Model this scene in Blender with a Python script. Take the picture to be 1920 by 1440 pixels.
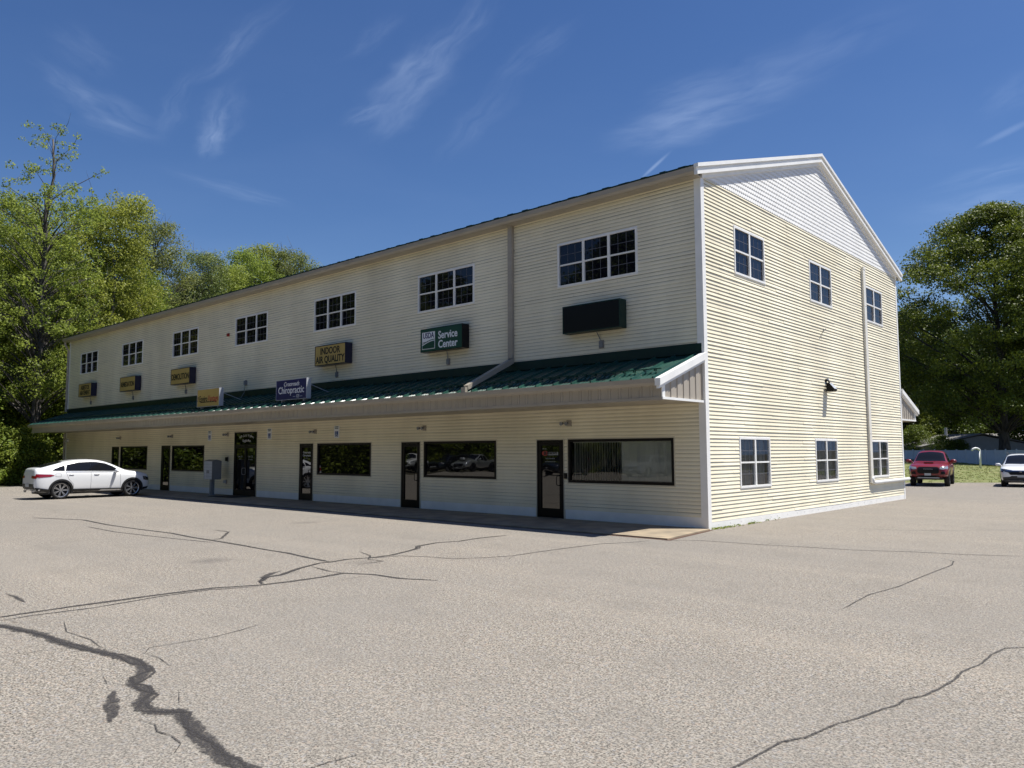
import bpy, bmesh, math, random
import numpy as np
from mathutils import Vector, Matrix
from mathutils.bvhtree import BVHTree
R = math.radians
random.seed(7)
SC = bpy.context.scene
COL = SC.collection
for o in list(bpy.data.objects): bpy.data.objects.remove(o)

# ------------------------------------------------------------------ camera
FW = Vector((-0.668392, 0.738885, 0.085446)); RT = Vector((0.741422, 0.671032, -0.002984)); UP = Vector((0.059542, -0.061357, 0.996338))
CAM = Vector((9.709, -18.100, 2.0)); FPX = 1463.3
cd = bpy.data.cameras.new('camera'); cam = bpy.data.objects.new('camera', cd); COL.objects.link(cam)
cam.matrix_world = Matrix(((RT.x, UP.x, -FW.x, CAM.x), (RT.y, UP.y, -FW.y, CAM.y), (RT.z, UP.z, -FW.z, CAM.z), (0, 0, 0, 1)))
cd.sensor_width = 36; cd.lens = FPX/1920*36; cd.clip_start = .1; cd.clip_end = 3000
SC.camera = cam
SC.render.resolution_x = 1024; SC.render.resolution_y = 768
SC.view_settings.view_transform = 'Standard'; SC.view_settings.look = 'None'
SC.view_settings.exposure = 0.57; SC.view_settings.gamma = 1

# ------------------------------------------------------------------ sky and sun
EL = R(66); SUNV = Vector((.79*math.cos(EL), .61*math.cos(EL), math.sin(EL))).normalized()
sd = bpy.data.lights.new('sun', 'SUN'); sd.energy = 5.0; sd.angle = R(.53); sd.color = (1, .965, .905)
so = bpy.data.objects.new('sun', sd); COL.objects.link(so)
so.rotation_euler = (-SUNV).to_track_quat('-Z', 'Y').to_euler(); so.location = (0, 0, 60)
world = bpy.data.worlds.new('World'); SC.world = world; world.use_nodes = True
WISPS = [(5.099,3.797,-5.472,1.854,30.825,25.087,0.55),(4.725,1.774,-8.529,6.059,19.801,8.674,0.75),(8.660,2.453,-17.509,8.176,25.834,10.655,0.70),
(5.047,2.074,-9.052,8.424,31.780,12.401,0.35),(1.458,7.416,2.909,-8.681,-2.476,18.626,0.60),(1.121,13.289,6.875,-13.731,-11.373,23.253,0.50),
(1.746,13.720,5.756,-11.637,-5.422,20.058,0.30),(6.721,2.668,-6.542,3.880,17.156,16.454,0.80),(4.824,1.227,-6.215,4.407,11.380,8.338,0.55),
(9.424,7.503,-6.782,-2.677,22.303,35.409,0.55),(7.693,1.007,-8.372,9.144,23.200,17.248,0.45),(7.175,4.553,-6.142,3.505,14.839,15.105,0.40),
(5.037,1.743,-1.957,-0.577,7.553,16.110,0.95),(5.786,2.763,-1.467,-2.636,6.797,17.533,0.70),(6.019,1.233,-2.955,1.034,7.543,13.999,0.60),
(5.959,0.585,-2.893,1.539,9.956,18.164,0.35),(9.225,3.335,-3.294,-3.285,13.753,29.169,0.40),(5.106,0.482,-1.372,0.295,5.739,20.393,0.75),
(5.125,0.428,-1.476,2.768,10.300,31.619,0.50),(3.458,0.538,-0.267,-0.903,2.297,9.488,0.35),(12.313,0.592,-3.281,6.076,9.539,21.799,0.30),
(5.821,1.361,-0.946,1.469,2.523,10.521,0.60),(14.244,3.842,-11.343,71.206,99.373,129.898,1.10),(1.929,4.635,1.488,-14.447,-0.745,38.591,0.45),
(13.140,0.224,-5.176,27.797,36.239,90.153,0.60),(4.453,1.555,-4.720,8.617,18.233,15.789,0.30),(7.940,1.991,-6.877,6.376,20.132,21.181,0.35),
(10.476,3.575,-11.459,5.382,34.276,30.188,0.30)]
def build_world():
    nt = world.node_tree; N = nt.nodes; L = nt.links; N.clear()
    out = N.new('ShaderNodeOutputWorld'); bg = N.new('ShaderNodeBackground'); sky = N.new('ShaderNodeTexSky')
    sky.sky_type = 'NISHITA'; sky.sun_disc = False; sky.sun_elevation = EL; sky.sun_rotation = math.atan2(SUNV.x, SUNV.y)
    sky.air_density = 1.0; sky.dust_density = .35; sky.ozone_density = 3.0; sky.altitude = 200
    bg.inputs[1].default_value = SKY
    hs = N.new('ShaderNodeHueSaturation'); hs.inputs['Hue'].default_value = SKYHUE; hs.inputs['Saturation'].default_value = SKYSAT
    L.new(sky.outputs[0], hs.inputs['Color']); 
    # thin cirrus on a flat layer high above: coordinates are direction.xy / direction.z
    tc = N.new('ShaderNodeTexCoord'); sp = N.new('ShaderNodeSeparateXYZ'); L.new(tc.outputs['Generated'], sp.inputs[0])
    def M(op, a, b=None, c=None):
        n = N.new('ShaderNodeMath'); n.operation = op
        for i, v in enumerate((a, b, c)):
            if v is None: continue
            if isinstance(v, (int, float)): n.inputs[i].default_value = v
            else: L.new(v, n.inputs[i])
        return n.outputs[0]
    z = M('MAXIMUM', sp.outputs[2], .04)
    # air light near the horizon: pale blue instead of the model's yellow
    hz = N.new('ShaderNodeMapRange'); hz.interpolation_type = 'SMOOTHSTEP'; hz.inputs[1].default_value = .0; hz.inputs[2].default_value = .26; hz.inputs[3].default_value = .92; hz.inputs[4].default_value = 0
    L.new(sp.outputs[2], hz.inputs[0]); hx = N.new('ShaderNodeMix'); hx.data_type = 'RGBA'; L.new(hz.outputs[0], hx.inputs[0]); L.new(hs.outputs[0], hx.inputs[6]); hx.inputs[7].default_value = (2.1, 3.5, 6.3, 1); L.new(hx.outputs[2], bg.inputs[0])
    cb = N.new('ShaderNodeCombineXYZ'); L.new(M('DIVIDE', sp.outputs[0], z), cb.inputs[0]); L.new(M('DIVIDE', sp.outputs[1], z), cb.inputs[1])
    uv = cb.outputs[0]
    # gentle warp
    wn = N.new('ShaderNodeTexNoise'); wn.inputs['Scale'].default_value = 5; wn.inputs['Detail'].default_value = 3; L.new(uv, wn.inputs['Vector'])
    wv = N.new('ShaderNodeVectorMath'); wv.operation = 'MULTIPLY_ADD'; L.new(wn.outputs['Color'], wv.inputs[0]); wv.inputs[1].default_value = (.10, .10, 0); L.new(uv, wv.inputs[2])
    wo = N.new('ShaderNodeVectorMath'); wo.operation = 'SUBTRACT'; L.new(wv.outputs[0], wo.inputs[0]); wo.inputs[1].default_value = (.05, .05, 0)
    tot = None
    for i, (ax, ay, ac, bx, by, bc, st) in enumerate(WISPS):
        thin = i in (22, 24)
        src = uv if thin else wo.outputs[0]
        c2 = N.new('ShaderNodeCombineXYZ')
        for k, (x, y, c) in enumerate(((ax, ay, ac), (bx, by, bc))):
            d = N.new('ShaderNodeVectorMath'); d.operation = 'DOT_PRODUCT'; L.new(src, d.inputs[0]); d.inputs[1].default_value = (x, y, 0)
            L.new(M('SUBTRACT', d.outputs['Value'], c), c2.inputs[k])
        ln = N.new('ShaderNodeVectorMath'); ln.operation = 'LENGTH'; L.new(c2.outputs[0], ln.inputs[0])
        mr = N.new('ShaderNodeMapRange'); mr.interpolation_type = 'SMOOTHERSTEP'; mr.inputs[1].default_value = 1.75; mr.inputs[2].default_value = 0.0
        L.new(ln.outputs['Value'], mr.inputs[0])
        m = mr.outputs[0]
        if not thin:
            mp = N.new('ShaderNodeMapping'); mp.inputs['Scale'].default_value = (.9, 1.5, 1); mp.inputs['Location'].default_value = (i*3.7, i*1.3, 0); mp.inputs['Rotation'].default_value = (0, 0, .25)
            L.new(c2.outputs[0], mp.inputs[0])
            nz = N.new('ShaderNodeTexNoise'); nz.inputs['Scale'].default_value = 1.1; nz.inputs['Detail'].default_value = 9; nz.inputs['Roughness'].default_value = .5; nz.inputs['Distortion'].default_value = .25
            L.new(mp.outputs[0], nz.inputs['Vector'])
            r2 = N.new('ShaderNodeMapRange'); r2.inputs[1].default_value = .28; r2.inputs[2].default_value = .72; L.new(nz.outputs[0], r2.inputs[0])
            m = M('MULTIPLY', m, r2.outputs[0])
        m = M('MULTIPLY', m, st)
        tot = m if tot is None else M('ADD', tot, m)
    # a faint veil over everything
    vn = N.new('ShaderNodeTexNoise'); vn.inputs['Scale'].default_value = 1.1; vn.inputs['Detail'].default_value = 7; vn.inputs['Distortion'].default_value = .8; L.new(uv, vn.inputs['Vector'])
    vr = N.new('ShaderNodeMapRange'); vr.inputs[1].default_value = .45; vr.inputs[2].default_value = .85; vr.inputs[4].default_value = .10; L.new(vn.outputs[0], vr.inputs[0])
    tot = M('ADD', tot, vr.outputs[0])
    fac = M('MINIMUM', M('MULTIPLY', tot, CLOUD), .8)
    up = M('GREATER_THAN', sp.outputs[2], .03)
    fac = M('MULTIPLY', fac, up)
    b2 = N.new('ShaderNodeBackground'); b2.inputs[0].default_value = (.62, .74, .95, 1); b2.inputs[1].default_value = .95
    mx = N.new('ShaderNodeMixShader'); L.new(fac, mx.inputs[0]); L.new(bg.outputs[0], mx.inputs[1]); L.new(b2.outputs[0], mx.inputs[2])
    L.new(mx.outputs[0], out.inputs[0])
SKY = .070; SKYHUE = .510; SKYSAT = 1.22; CLOUD = .145
build_world()

# ------------------------------------------------------------------ helpers
def tag(o, label=None, cat=None, group=None, kind=None):
    if label: o['label'] = label
    if cat: o['category'] = cat
    if group: o['group'] = group
    if kind: o['kind'] = kind
    return o
def empty(name, loc=(0, 0, 0), rz=0, label=None, cat=None, group=None):
    o = bpy.data.objects.new(name, None); COL.objects.link(o); o.location = loc; o.rotation_euler = (0, 0, rz)
    o.empty_display_size = .2
    return tag(o, label, cat, group)
def kids(o, allo=None):
    return [c for c in COL.objects if c.parent == o]
def copy_tree(o, parent=None):
    c = o.copy(); COL.objects.link(c); c.parent = parent
    for ch in kids(o):
        if ch is not c: copy_tree(ch, c)
    return c
def gp(px, d):
    """ground point seen in column px of the photograph, d metres ahead"""
    v = FW + RT*((px-960)/FPX) - UP*((845-720)/FPX)
    return CAM.x + v.x*d, CAM.y + v.y*d

class MB:
    def __init__(s): s.v = []; s.f = []; s.sm = False
    def add(s, vs, fs):
        n = len(s.v); s.v += [tuple(v) for v in vs]; s.f += [tuple(n+i for i in f) for f in fs]
    def quad(s, a, b, c, d): s.add([a, b, c, d], [(0, 1, 2, 3)])
    def box(s, x0, x1, y0, y1, z0, z1):
        s.add([(x0,y0,z0),(x1,y0,z0),(x1,y1,z0),(x0,y1,z0),(x0,y0,z1),(x1,y0,z1),(x1,y1,z1),(x0,y1,z1)],
              [(0,3,2,1),(4,5,6,7),(0,1,5,4),(1,2,6,5),(2,3,7,6),(3,0,4,7)])
    def prism(s, pts, d):
        """closed polygon pts (3D) extruded along vector d"""
        n = len(pts); q = [tuple(Vector(p)+Vector(d)) for p in pts]
        s.add(list(pts)+q, [tuple(range(n))[::-1], tuple(range(n, 2*n))] + [(i, (i+1) % n, n+(i+1) % n, n+i) for i in range(n)])
    def tube(s, path, rad, seg=8, cap=True):
        path = [Vector(p) for p in path]; n = len(path)
        if not isinstance(rad, (list, tuple)): rad = [rad]*n
        base = len(s.v); prev = None
        for i, p in enumerate(path):
            t = (path[min(i+1, n-1)]-path[max(i-1, 0)]).normalized()
            a = prev if prev is not None else (Vector((0, 0, 1)) if abs(t.z) < .9 else Vector((1, 0, 0)))
            u = (a - t*a.dot(t)).normalized(); w = t.cross(u); prev = u
            for k in range(seg):
                an = 2*math.pi*k/seg
                s.v.append(tuple(p + (u*math.cos(an)+w*math.sin(an))*rad[i]))
        for i in range(n-1):
            for k in range(seg):
                a = base+i*seg+k; b = base+i*seg+(k+1) % seg
                s.f.append((a, b, b+seg, a+seg))
        if cap:
            s.f.append(tuple(base+k for k in range(seg))[::-1]); s.f.append(tuple(base+(n-1)*seg+k for k in range(seg)))
    def cyl(s, c, r, axis, h, seg=16):
        c = Vector(c); a = Vector(axis).normalized()*h
        s.tube([c, c+a], r, seg)
    def build(s, name, mat, parent=None, smooth=False, label=None):
        me = bpy.data.meshes.new(name); me.from_pydata(s.v, [], s.f); me.update()
        if mat: me.materials.append(mat)
        if smooth: me.polygons.foreach_set('use_smooth', [True]*len(me.polygons))
        o = bpy.data.objects.new(name, me); COL.objects.link(o)
        if parent: o.parent = parent
        if label: o['label'] = label
        return o

# ------------------------------------------------------------------ materials
def newmat(name):
    m = bpy.data.materials.new(name); m.use_nodes = True; nt = m.node_tree
    return m, nt, nt.nodes, nt.links, nt.nodes['Principled BSDF']
def pm(name, col, rough=.5, metal=0, spec=.5, var=0, vscale=3, bump=0, bscale=60, coat=0, dirt_shade=None, stretch=(1,1,1)):
    m, nt, N, L, B = newmat(name)
    B.inputs['Base Color'].default_value = (*col, 1); B.inputs['Roughness'].default_value = rough
    B.inputs['Metallic'].default_value = metal; B.inputs['Specular IOR Level'].default_value = spec; B.inputs['Coat Weight'].default_value = coat
    tc = N.new('ShaderNodeTexCoord')
    if var:
        mp = N.new('ShaderNodeMapping'); mp.inputs['Scale'].default_value = stretch; L.new(tc.outputs['Object'], mp.inputs[0])
        n = N.new('ShaderNodeTexNoise'); n.inputs['Scale'].default_value = vscale; n.inputs['Detail'].default_value = 5; L.new(mp.outputs[0], n.inputs['Vector'])
        r = N.new('ShaderNodeMapRange'); r.inputs[1].default_value = .3; r.inputs[2].default_value = .7; L.new(n.outputs[0], r.inputs[0])
        mx = N.new('ShaderNodeMix'); mx.data_type = 'RGBA'; L.new(r.outputs[0], mx.inputs[0])
        d = dirt_shade if dirt_shade else tuple(c*(1-var) for c in col)
        mx.inputs[6].default_value = (*d, 1); mx.inputs[7].default_value = (*[min(1, c*(1+var*.4)) for c in col], 1)
        L.new(mx.outputs[2], B.inputs['Base Color'])
    if bump:
        n = N.new('ShaderNodeTexNoise'); n.inputs['Scale'].default_value = bscale; n.inputs['Detail'].default_value = 4; L.new(tc.outputs['Object'], n.inputs['Vector'])
        b = N.new('ShaderNodeBump'); b.inputs['Strength'].default_value = bump; b.inputs['Distance'].default_value = .02; L.new(n.outputs[0], b.inputs['Height']); L.new(b.outputs[0], B.inputs['Normal'])
    return m
MT = {}
MT['siding'] = pm('cream vinyl siding', (.86, .79, .59), .5, var=.13, vscale=.7, stretch=(1, 1, .3), dirt_shade=(.74, .67, .49))
MT['lap'] = pm('painted lap shade', (.50, .465, .37), .8, var=.5, vscale=.6, stretch=(1, 1, 6), dirt_shade=(.12, .115, .10))  # shadow under each siding lap, painted in as a dark noise-broken tone
MT['white'] = pm('white vinyl trim', (.83, .82, .78), .45, var=.07, vscale=2.5)
MT['shingle'] = pm('white scallop shingle', (.86, .845, .80), .5, var=.06, vscale=1.2)
MT['alu'] = pm('grey beige trim metal', (.36, .32, .26), .4, var=.12, vscale=1.5, stretch=(1, 1, 4))
MT['panel'] = pm('beige metal panel', (.38, .335, .27), .45, var=.08, vscale=1)
MT['green'] = pm('dark green metal roofing', (.022, .075, .056), .28, spec=.45, var=.35, vscale=1.2)
MT['green2'] = pm('dark green painted metal', (.007, .028, .021), .45, spec=.3, var=.2, vscale=2)
MT['soffit'] = pm('beige soffit', (.55, .50, .38), .6)
MT['dark'] = pm('dark bronze frame', (.006, .005, .005), .45, spec=.2)
MT['black'] = pm('black plastic', (.004, .004, .005), .35, spec=.3)
MT['grey'] = pm('grey painted metal', (.20, .21, .22), .45, var=.1)
MT['lgrey'] = pm('light grey metal', (.42, .44, .47), .4, var=.08)
MT['spout'] = pm('pale downspout', (.74, .71, .63), .45, var=.08)
MT['pvc'] = pm('white pvc pipe', (.74, .74, .72), .35, var=.06)
MT['muntin'] = pm('muntin behind glass', (.10, .10, .115), .5)
MT['navy'] = pm('navy sign side', (.006, .006, .03), .35)
MT['gold'] = pm('gold yellow sign face', (.46, .33, .11), .4, var=.08, vscale=2)
MT['signblue'] = pm('deep blue sign face', (.012, .012, .10), .35)
MT['signgreen'] = pm('green sign face', (.006, .055, .035), .35)
MT['ink'] = pm('black lettering', (.008, .007, .008), .5)
MT['wlet'] = pm('white lettering', (.75, .77, .80), .5)
MT['glet'] = pm('frosted lettering', (.30, .31, .32), .6)
MT['redlet'] = pm('red lettering', (.35, .04, .03), .5)
MT['red'] = pm('red plastic', (.30, .02, .012), .4)
MT['accblue'] = pm('accessible blue', (.01, .06, .25), .4)
MT['concrete'] = pm('concrete walk', (.34, .27, .18), .85, var=.35, vscale=1.6, bump=.3, bscale=25, dirt_shade=(.20, .165, .12))
MT['mulch'] = pm('dead leaves', (.10, .05, .03), .9, var=.5, vscale=14)
MT['rubber'] = pm('rubber', (.012, .012, .012), .75)
MT['blind'] = pm('vertical blind', (.86, .88, .84), .6)
MT['curtain'] = pm('curtain', (.34, .35, .34), .7, var=.25, vscale=2, stretch=(8, 8, .3))
MT['inside'] = pm('dark interior', (.03, .03, .03), .9)
def glass_mat(name, base=(.004, .004, .006), ior=1.75, wob=.25):
    m, nt, N, L, B = newmat(name)
    B.inputs['Base Color'].default_value = (*base, 1); B.inputs['Roughness'].default_value = .015; B.inputs['IOR'].default_value = ior
    tc = N.new('ShaderNodeTexCoord'); n = N.new('ShaderNodeTexNoise'); n.inputs['Scale'].default_value = 1.3; n.inputs['Detail'].default_value = 1
    L.new(tc.outputs['Object'], n.inputs['Vector'])
    b = N.new('ShaderNodeBump'); b.inputs['Strength'].default_value = wob; b.inputs['Distance'].default_value = .01; L.new(n.outputs[0], b.inputs['Height']); L.new(b.outputs[0], B.inputs['Normal'])
    return m
MT['glass'] = glass_mat('dark window glass')
MT['glassup'] = glass_mat('upper window glass', (.004, .004, .010), 1.45, .12)
MT['carglass'] = pm('car glass', (.008, .009, .012), .04, spec=.3)
def clear_glass(name, tint=.75, ior=1.7):
    m, nt, N, L, B = newmat(name); N.remove(B)
    t = N.new('ShaderNodeBsdfTransparent'); t.inputs[0].default_value = (tint, tint*1.02, tint, 1)
    g = N.new('ShaderNodeBsdfGlossy'); g.inputs['Roughness'].default_value = .01
    f = N.new('ShaderNodeFresnel'); f.inputs[0].default_value = ior
    mx = N.new('ShaderNodeMixShader'); L.new(f.outputs[0], mx.inputs[0]); L.new(t.outputs[0], mx.inputs[1]); L.new(g.outputs[0], mx.inputs[2])
    L.new(mx.outputs[0], N['Material Output'].inputs[0]); return m
MT['clear'] = clear_glass('clear window glass')

def text_mesh(name, s, size, mat, parent, x, z, y, sx=1.0, bold=0.0, shear=0.0, align='CENTER', spacing=1.0, ext=.003, rot=0.0):
    cu = bpy.data.curves.new(name, 'FONT'); cu.body = s; cu.size = size; cu.offset = bold; cu.shear = shear; cu.extrude = ext
    cu.align_x = align; cu.align_y = 'CENTER'; cu.space_character = spacing; cu.resolution_u = 3
    t = bpy.data.objects.new(name, cu); COL.objects.link(t)
    dg = bpy.context.evaluated_depsgraph_get(); me = bpy.data.meshes.new_from_object(t.evaluated_get(dg))
    bpy.data.objects.remove(t); bpy.data.curves.remove(cu)
    me.transform(Matrix.Translation((x, y, z)) @ Matrix.Rotation(R(90), 4, 'X') @ Matrix.Rotation(rot, 4, 'Z') @ Matrix.Diagonal((sx, 1, 1, 1)))
    me.name = name; me.materials.clear(); me.materials.append(mat)
    o = bpy.data.objects.new(name, me); COL.objects.link(o); o.parent = parent
    return o

# ------------------------------------------------------------------ ground
def asphalt_mat(name='asphalt', lo=(.008, .007, .006), hi=(.395, .358, .302)):
    m, nt, N, L, B = newmat(name)
    tc = N.new('ShaderNodeTexCoord')
    def noise(sc, det=3, ro=.5):
        n = N.new('ShaderNodeTexNoise'); n.inputs['Scale'].default_value = sc; n.inputs['Detail'].default_value = det; n.inputs['Roughness'].default_value = ro
        L.new(tc.outputs['Object'], n.inputs['Vector']); return n
    def ramp(src, a, b, to0=0, to1=1):
        r = N.new('ShaderNodeMapRange'); r.inputs[1].default_value = a; r.inputs[2].default_value = b; r.inputs[3].default_value = to0; r.inputs[4].default_value = to1
        L.new(src, r.inputs[0]); return r.outputs[0]
    def mix(f, a, b, bt='MIX'):
        x = N.new('ShaderNodeMix'); x.data_type = 'RGBA'; x.blend_type = bt
        for i, v in ((0, f), (6, a), (7, b)):
            if isinstance(v, tuple): x.inputs[i].default_value = (*v, 1)
            elif isinstance(v, (int, float)): x.inputs[i].default_value = v
            else: L.new(v, x.inputs[i])
        return x.outputs[2]
    g = noise(54, 3, .7); g2 = noise(19, 3, .7); v = N.new('ShaderNodeTexVoronoi'); v.inputs['Scale'].default_value = 52; L.new(tc.outputs['Object'], v.inputs['Vector'])
    vs = N.new('ShaderNodeSeparateColor'); L.new(v.outputs['Color'], vs.inputs[0])
    grain = N.new('ShaderNodeMath'); grain.operation = 'MULTIPLY_ADD'; L.new(ramp(g.outputs[0], .44, .54), grain.inputs[0]); grain.inputs[1].default_value = .74
    gm = N.new('ShaderNodeMath'); gm.operation = 'MULTIPLY'; L.new(vs.outputs[0], gm.inputs[0]); gm.inputs[1].default_value = .30; L.new(gm.outputs[0], grain.inputs[2])
    col = mix(grain.outputs[0], lo, hi)
    col = mix(ramp(g2.outputs[0], .50, .60, 0, .42), col, (.10, .09, .078)); col = mix(ramp(g2.outputs[0], .36, .46, .30, 0), col, (.46, .415, .35))
    # stones of pinkish and bluish tint
    col = mix(ramp(vs.outputs[1], .8, 1, 0, .35), col, (.42, .30, .22)); col = mix(ramp(vs.outputs[2], .85, 1, 0, .35), col, (.30, .32, .36))
    big = noise(.16, 6, .6); col = mix(ramp(big.outputs[0], .38, .66, .0, .55), col, (.20, .187, .168))
    mid = noise(1.1, 5, .65); col = mix(ramp(mid.outputs[0], .50, .72, 0, .38), col, (.165, .150, .130))
    # faint lanes of wear: long soft streaks running with the building
    mp = N.new('ShaderNodeMapping'); mp.inputs['Scale'].default_value = (.05, .9, 1); mp.inputs['Rotation'].default_value = (0, 0, R(8)); L.new(tc.outputs['Object'], mp.inputs[0])
    st = noise(1, 4, .55); L.new(mp.outputs[0], st.inputs['Vector']); col = mix(ramp(st.outputs[0], .5, .75, 0, .2), col, (.36, .315, .255))
    # scattered oil spots
    ov = N.new('ShaderNodeTexVoronoi'); ov.inputs['Scale'].default_value = .22; L.new(tc.outputs['Object'], ov.inputs['Vector'])
    wn = noise(3, 4, .6); ad = N.new('ShaderNodeMath'); ad.operation = 'MULTIPLY_ADD'; L.new(wn.outputs[0], ad.inputs[0]); ad.inputs[1].default_value = .12; L.new(ov.outputs['Distance'], ad.inputs[2])
    col = mix(ramp(ad.outputs[0], .09, .17, .5, 0), col, (.10, .09, .085))
    L.new(col, B.inputs['Base Color']); B.inputs['Roughness'].default_value = 1; B.inputs['Specular IOR Level'].default_value = .1
    b = N.new('ShaderNodeBump'); b.inputs['Strength'].default_value = .18; b.inputs['Distance'].default_value = .008; L.new(grain.outputs[0], b.inputs['Height']); L.new(b.outputs[0], B.inputs['Normal'])
    return m
def crack_mat(name, col, dens):
    m, nt, N, L, B = newmat(name)
    tc = N.new('ShaderNodeTexCoord')
    def nz(sc, lo, hi, a, b, det=3):
        n = N.new('ShaderNodeTexNoise'); n.inputs['Scale'].default_value = sc; n.inputs['Detail'].default_value = det; L.new(tc.outputs['Object'], n.inputs['Vector'])
        r = N.new('ShaderNodeMapRange'); r.inputs[1].default_value = lo; r.inputs[2].default_value = hi; r.inputs[3].default_value = a; r.inputs[4].default_value = b; L.new(n.outputs[0], r.inputs[0]); return r.outputs[0]
    a = N.new('ShaderNodeAttribute'); a.attribute_name = 'mid'
    e1 = N.new('ShaderNodeMath'); e1.operation = 'ADD'; L.new(a.outputs['Fac'], e1.inputs[0]); L.new(nz(34, .3, .7, -.30, .30, 4), e1.inputs[1])
    e2 = N.new('ShaderNodeMath'); e2.operation = 'ADD'; L.new(e1.outputs[0], e2.inputs[0]); L.new(nz(7, .3, .7, -.20, .20), e2.inputs[1])
    r = N.new('ShaderNodeMapRange'); r.inputs[1].default_value = .25; r.inputs[2].default_value = .75; L.new(e2.outputs[0], r.inputs[0])
    mu = N.new('ShaderNodeMath'); mu.operation = 'MULTIPLY'; L.new(r.outputs[0], mu.inputs[0]); L.new(nz(60, .42, .58, dens, .96), mu.inputs[1])
    B.inputs['Base Color'].default_value = (*col, 1); B.inputs['Roughness'].default_value = .75; L.new(mu.outputs[0], B.inputs['Alpha'])
    return m
def noise_ground(name, c1, c2, c3, s1=.8, s2=9):
    m, nt, N, L, B = newmat(name); tc = N.new('ShaderNodeTexCoord')
    prev = None
    for sc, c in ((s1, c2), (s2, c3)):
        n = N.new('ShaderNodeTexNoise'); n.inputs['Scale'].default_value = sc; n.inputs['Detail'].default_value = 6; L.new(tc.outputs['Object'], n.inputs['Vector'])
        r = N.new('ShaderNodeMapRange'); r.inputs[1].default_value = .4; r.inputs[2].default_value = .65; L.new(n.outputs[0], r.inputs[0])
        x = N.new('ShaderNodeMix'); x.data_type = 'RGBA'; L.new(r.outputs[0], x.inputs[0]); x.inputs[7].default_value = (*c, 1)
        if prev is None: x.inputs[6].default_value = (*c1, 1)
        else: L.new(prev, x.inputs[6])
        prev = x.outputs[2]
    L.new(prev, B.inputs['Base Color']); B.inputs['Roughness'].default_value = .95
    b = N.new('ShaderNodeBump'); b.inputs['Strength'].default_value = .6; b.inputs['Distance'].default_value = .05; L.new(r.outputs[0], b.inputs['Height']); L.new(b.outputs[0], B.inputs['Normal'])
    return m
MT['asphalt'] = asphalt_mat()
MT['tar'] = crack_mat('tar crack', (.040, .036, .034), .45)
MT['hair'] = crack_mat('hairline crack', (.05, .045, .04), .7)
MT['forestfloor'] = noise_ground('forest floor', (.05, .045, .03), (.04, .06, .02), (.09, .07, .045))
MT['lawn'] = noise_ground('lawn', (.15, .17, .045), (.22, .20, .085), (.12, .15, .04), .35, 5)

g = MB(); g.quad((-900, -900, -.06), (900, -900, -.06), (900, 900, -.06), (-900, 900, -.06))
tag(g.build('ground', MT['forestfloor']), kind='structure')
# parking lot sheet: follows the wood on the left, the lawn edge behind and the tree line at the back
E0 = Vector((-4.61, 33.58)); E1 = Vector((-.68, 36.65)); ed = (E1-E0).normalized()
EA = E0 - ed*34; EB = E0 + ed*75
lot = MB(); pts = [(-43.0, -60), (95, -60), (95, EB.y), (EB.x, EB.y), (EA.x, EA.y), (-38, 22), (-44.5, 15), (-47.0, 6), (-46.2, 1.5), (-43.2, -2.6), (-42.3, -6), (-42.6, -14), (-43.4, -22)]
lot.add([(x, y, 0) for x, y in pts], [tuple(range(len(pts)))])
tag(lot.build('parking_lot', MT['asphalt']), kind='structure')
# lawn bank rising from the lot to the white fence
FA = Vector((*gp(1655, 98), .95)); FB = Vector((*gp(2100, 80), .02))
FPTS = [(gp(1640, 99), .95), (gp(1700, 95), .85), (gp(1790, 90), .52), (gp(1870, 85), .20), (gp(1960, 81), .08), (gp(2120, 76), .02)]
def fence_pt(t):
    t = t*(len(FPTS)-1); i = min(int(t), len(FPTS)-2); k = t-i
    (x0, y0), z0 = FPTS[i]; (x1, y1), z1 = FPTS[i+1]
    return Vector((x0+(x1-x0)*k, y0+(y1-y0)*k, z0+(z1-z0)*k))
def lawn_pt(t, s):
    a = Vector((*(E0 - ed*16 + ed*t*60), 0.004)); b = fence_pt(t)
    p = a.lerp(b, s); p.z = .004 + (b.z)*(s**.8) + (.10*math.sin(s*7+t*9)*math.sin(math.pi*min(s, 1)) if s < 1 else 0)*.6
    return p
lw = MB(); nt_, ns_ = 30, 18
for i in range(nt_+1):
    for j in range(ns_+1): lw.v.append(tuple(lawn_pt(i/nt_, j/ns_*1.25)))
for i in range(nt_):
    for j in range(ns_):
        a = i*(ns_+1)+j; lw.f.append((a, a+ns_+1, a+ns_+2, a+1))
tag(lw.build('lawn', MT['lawn'], smooth=True), kind='structure')

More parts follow.
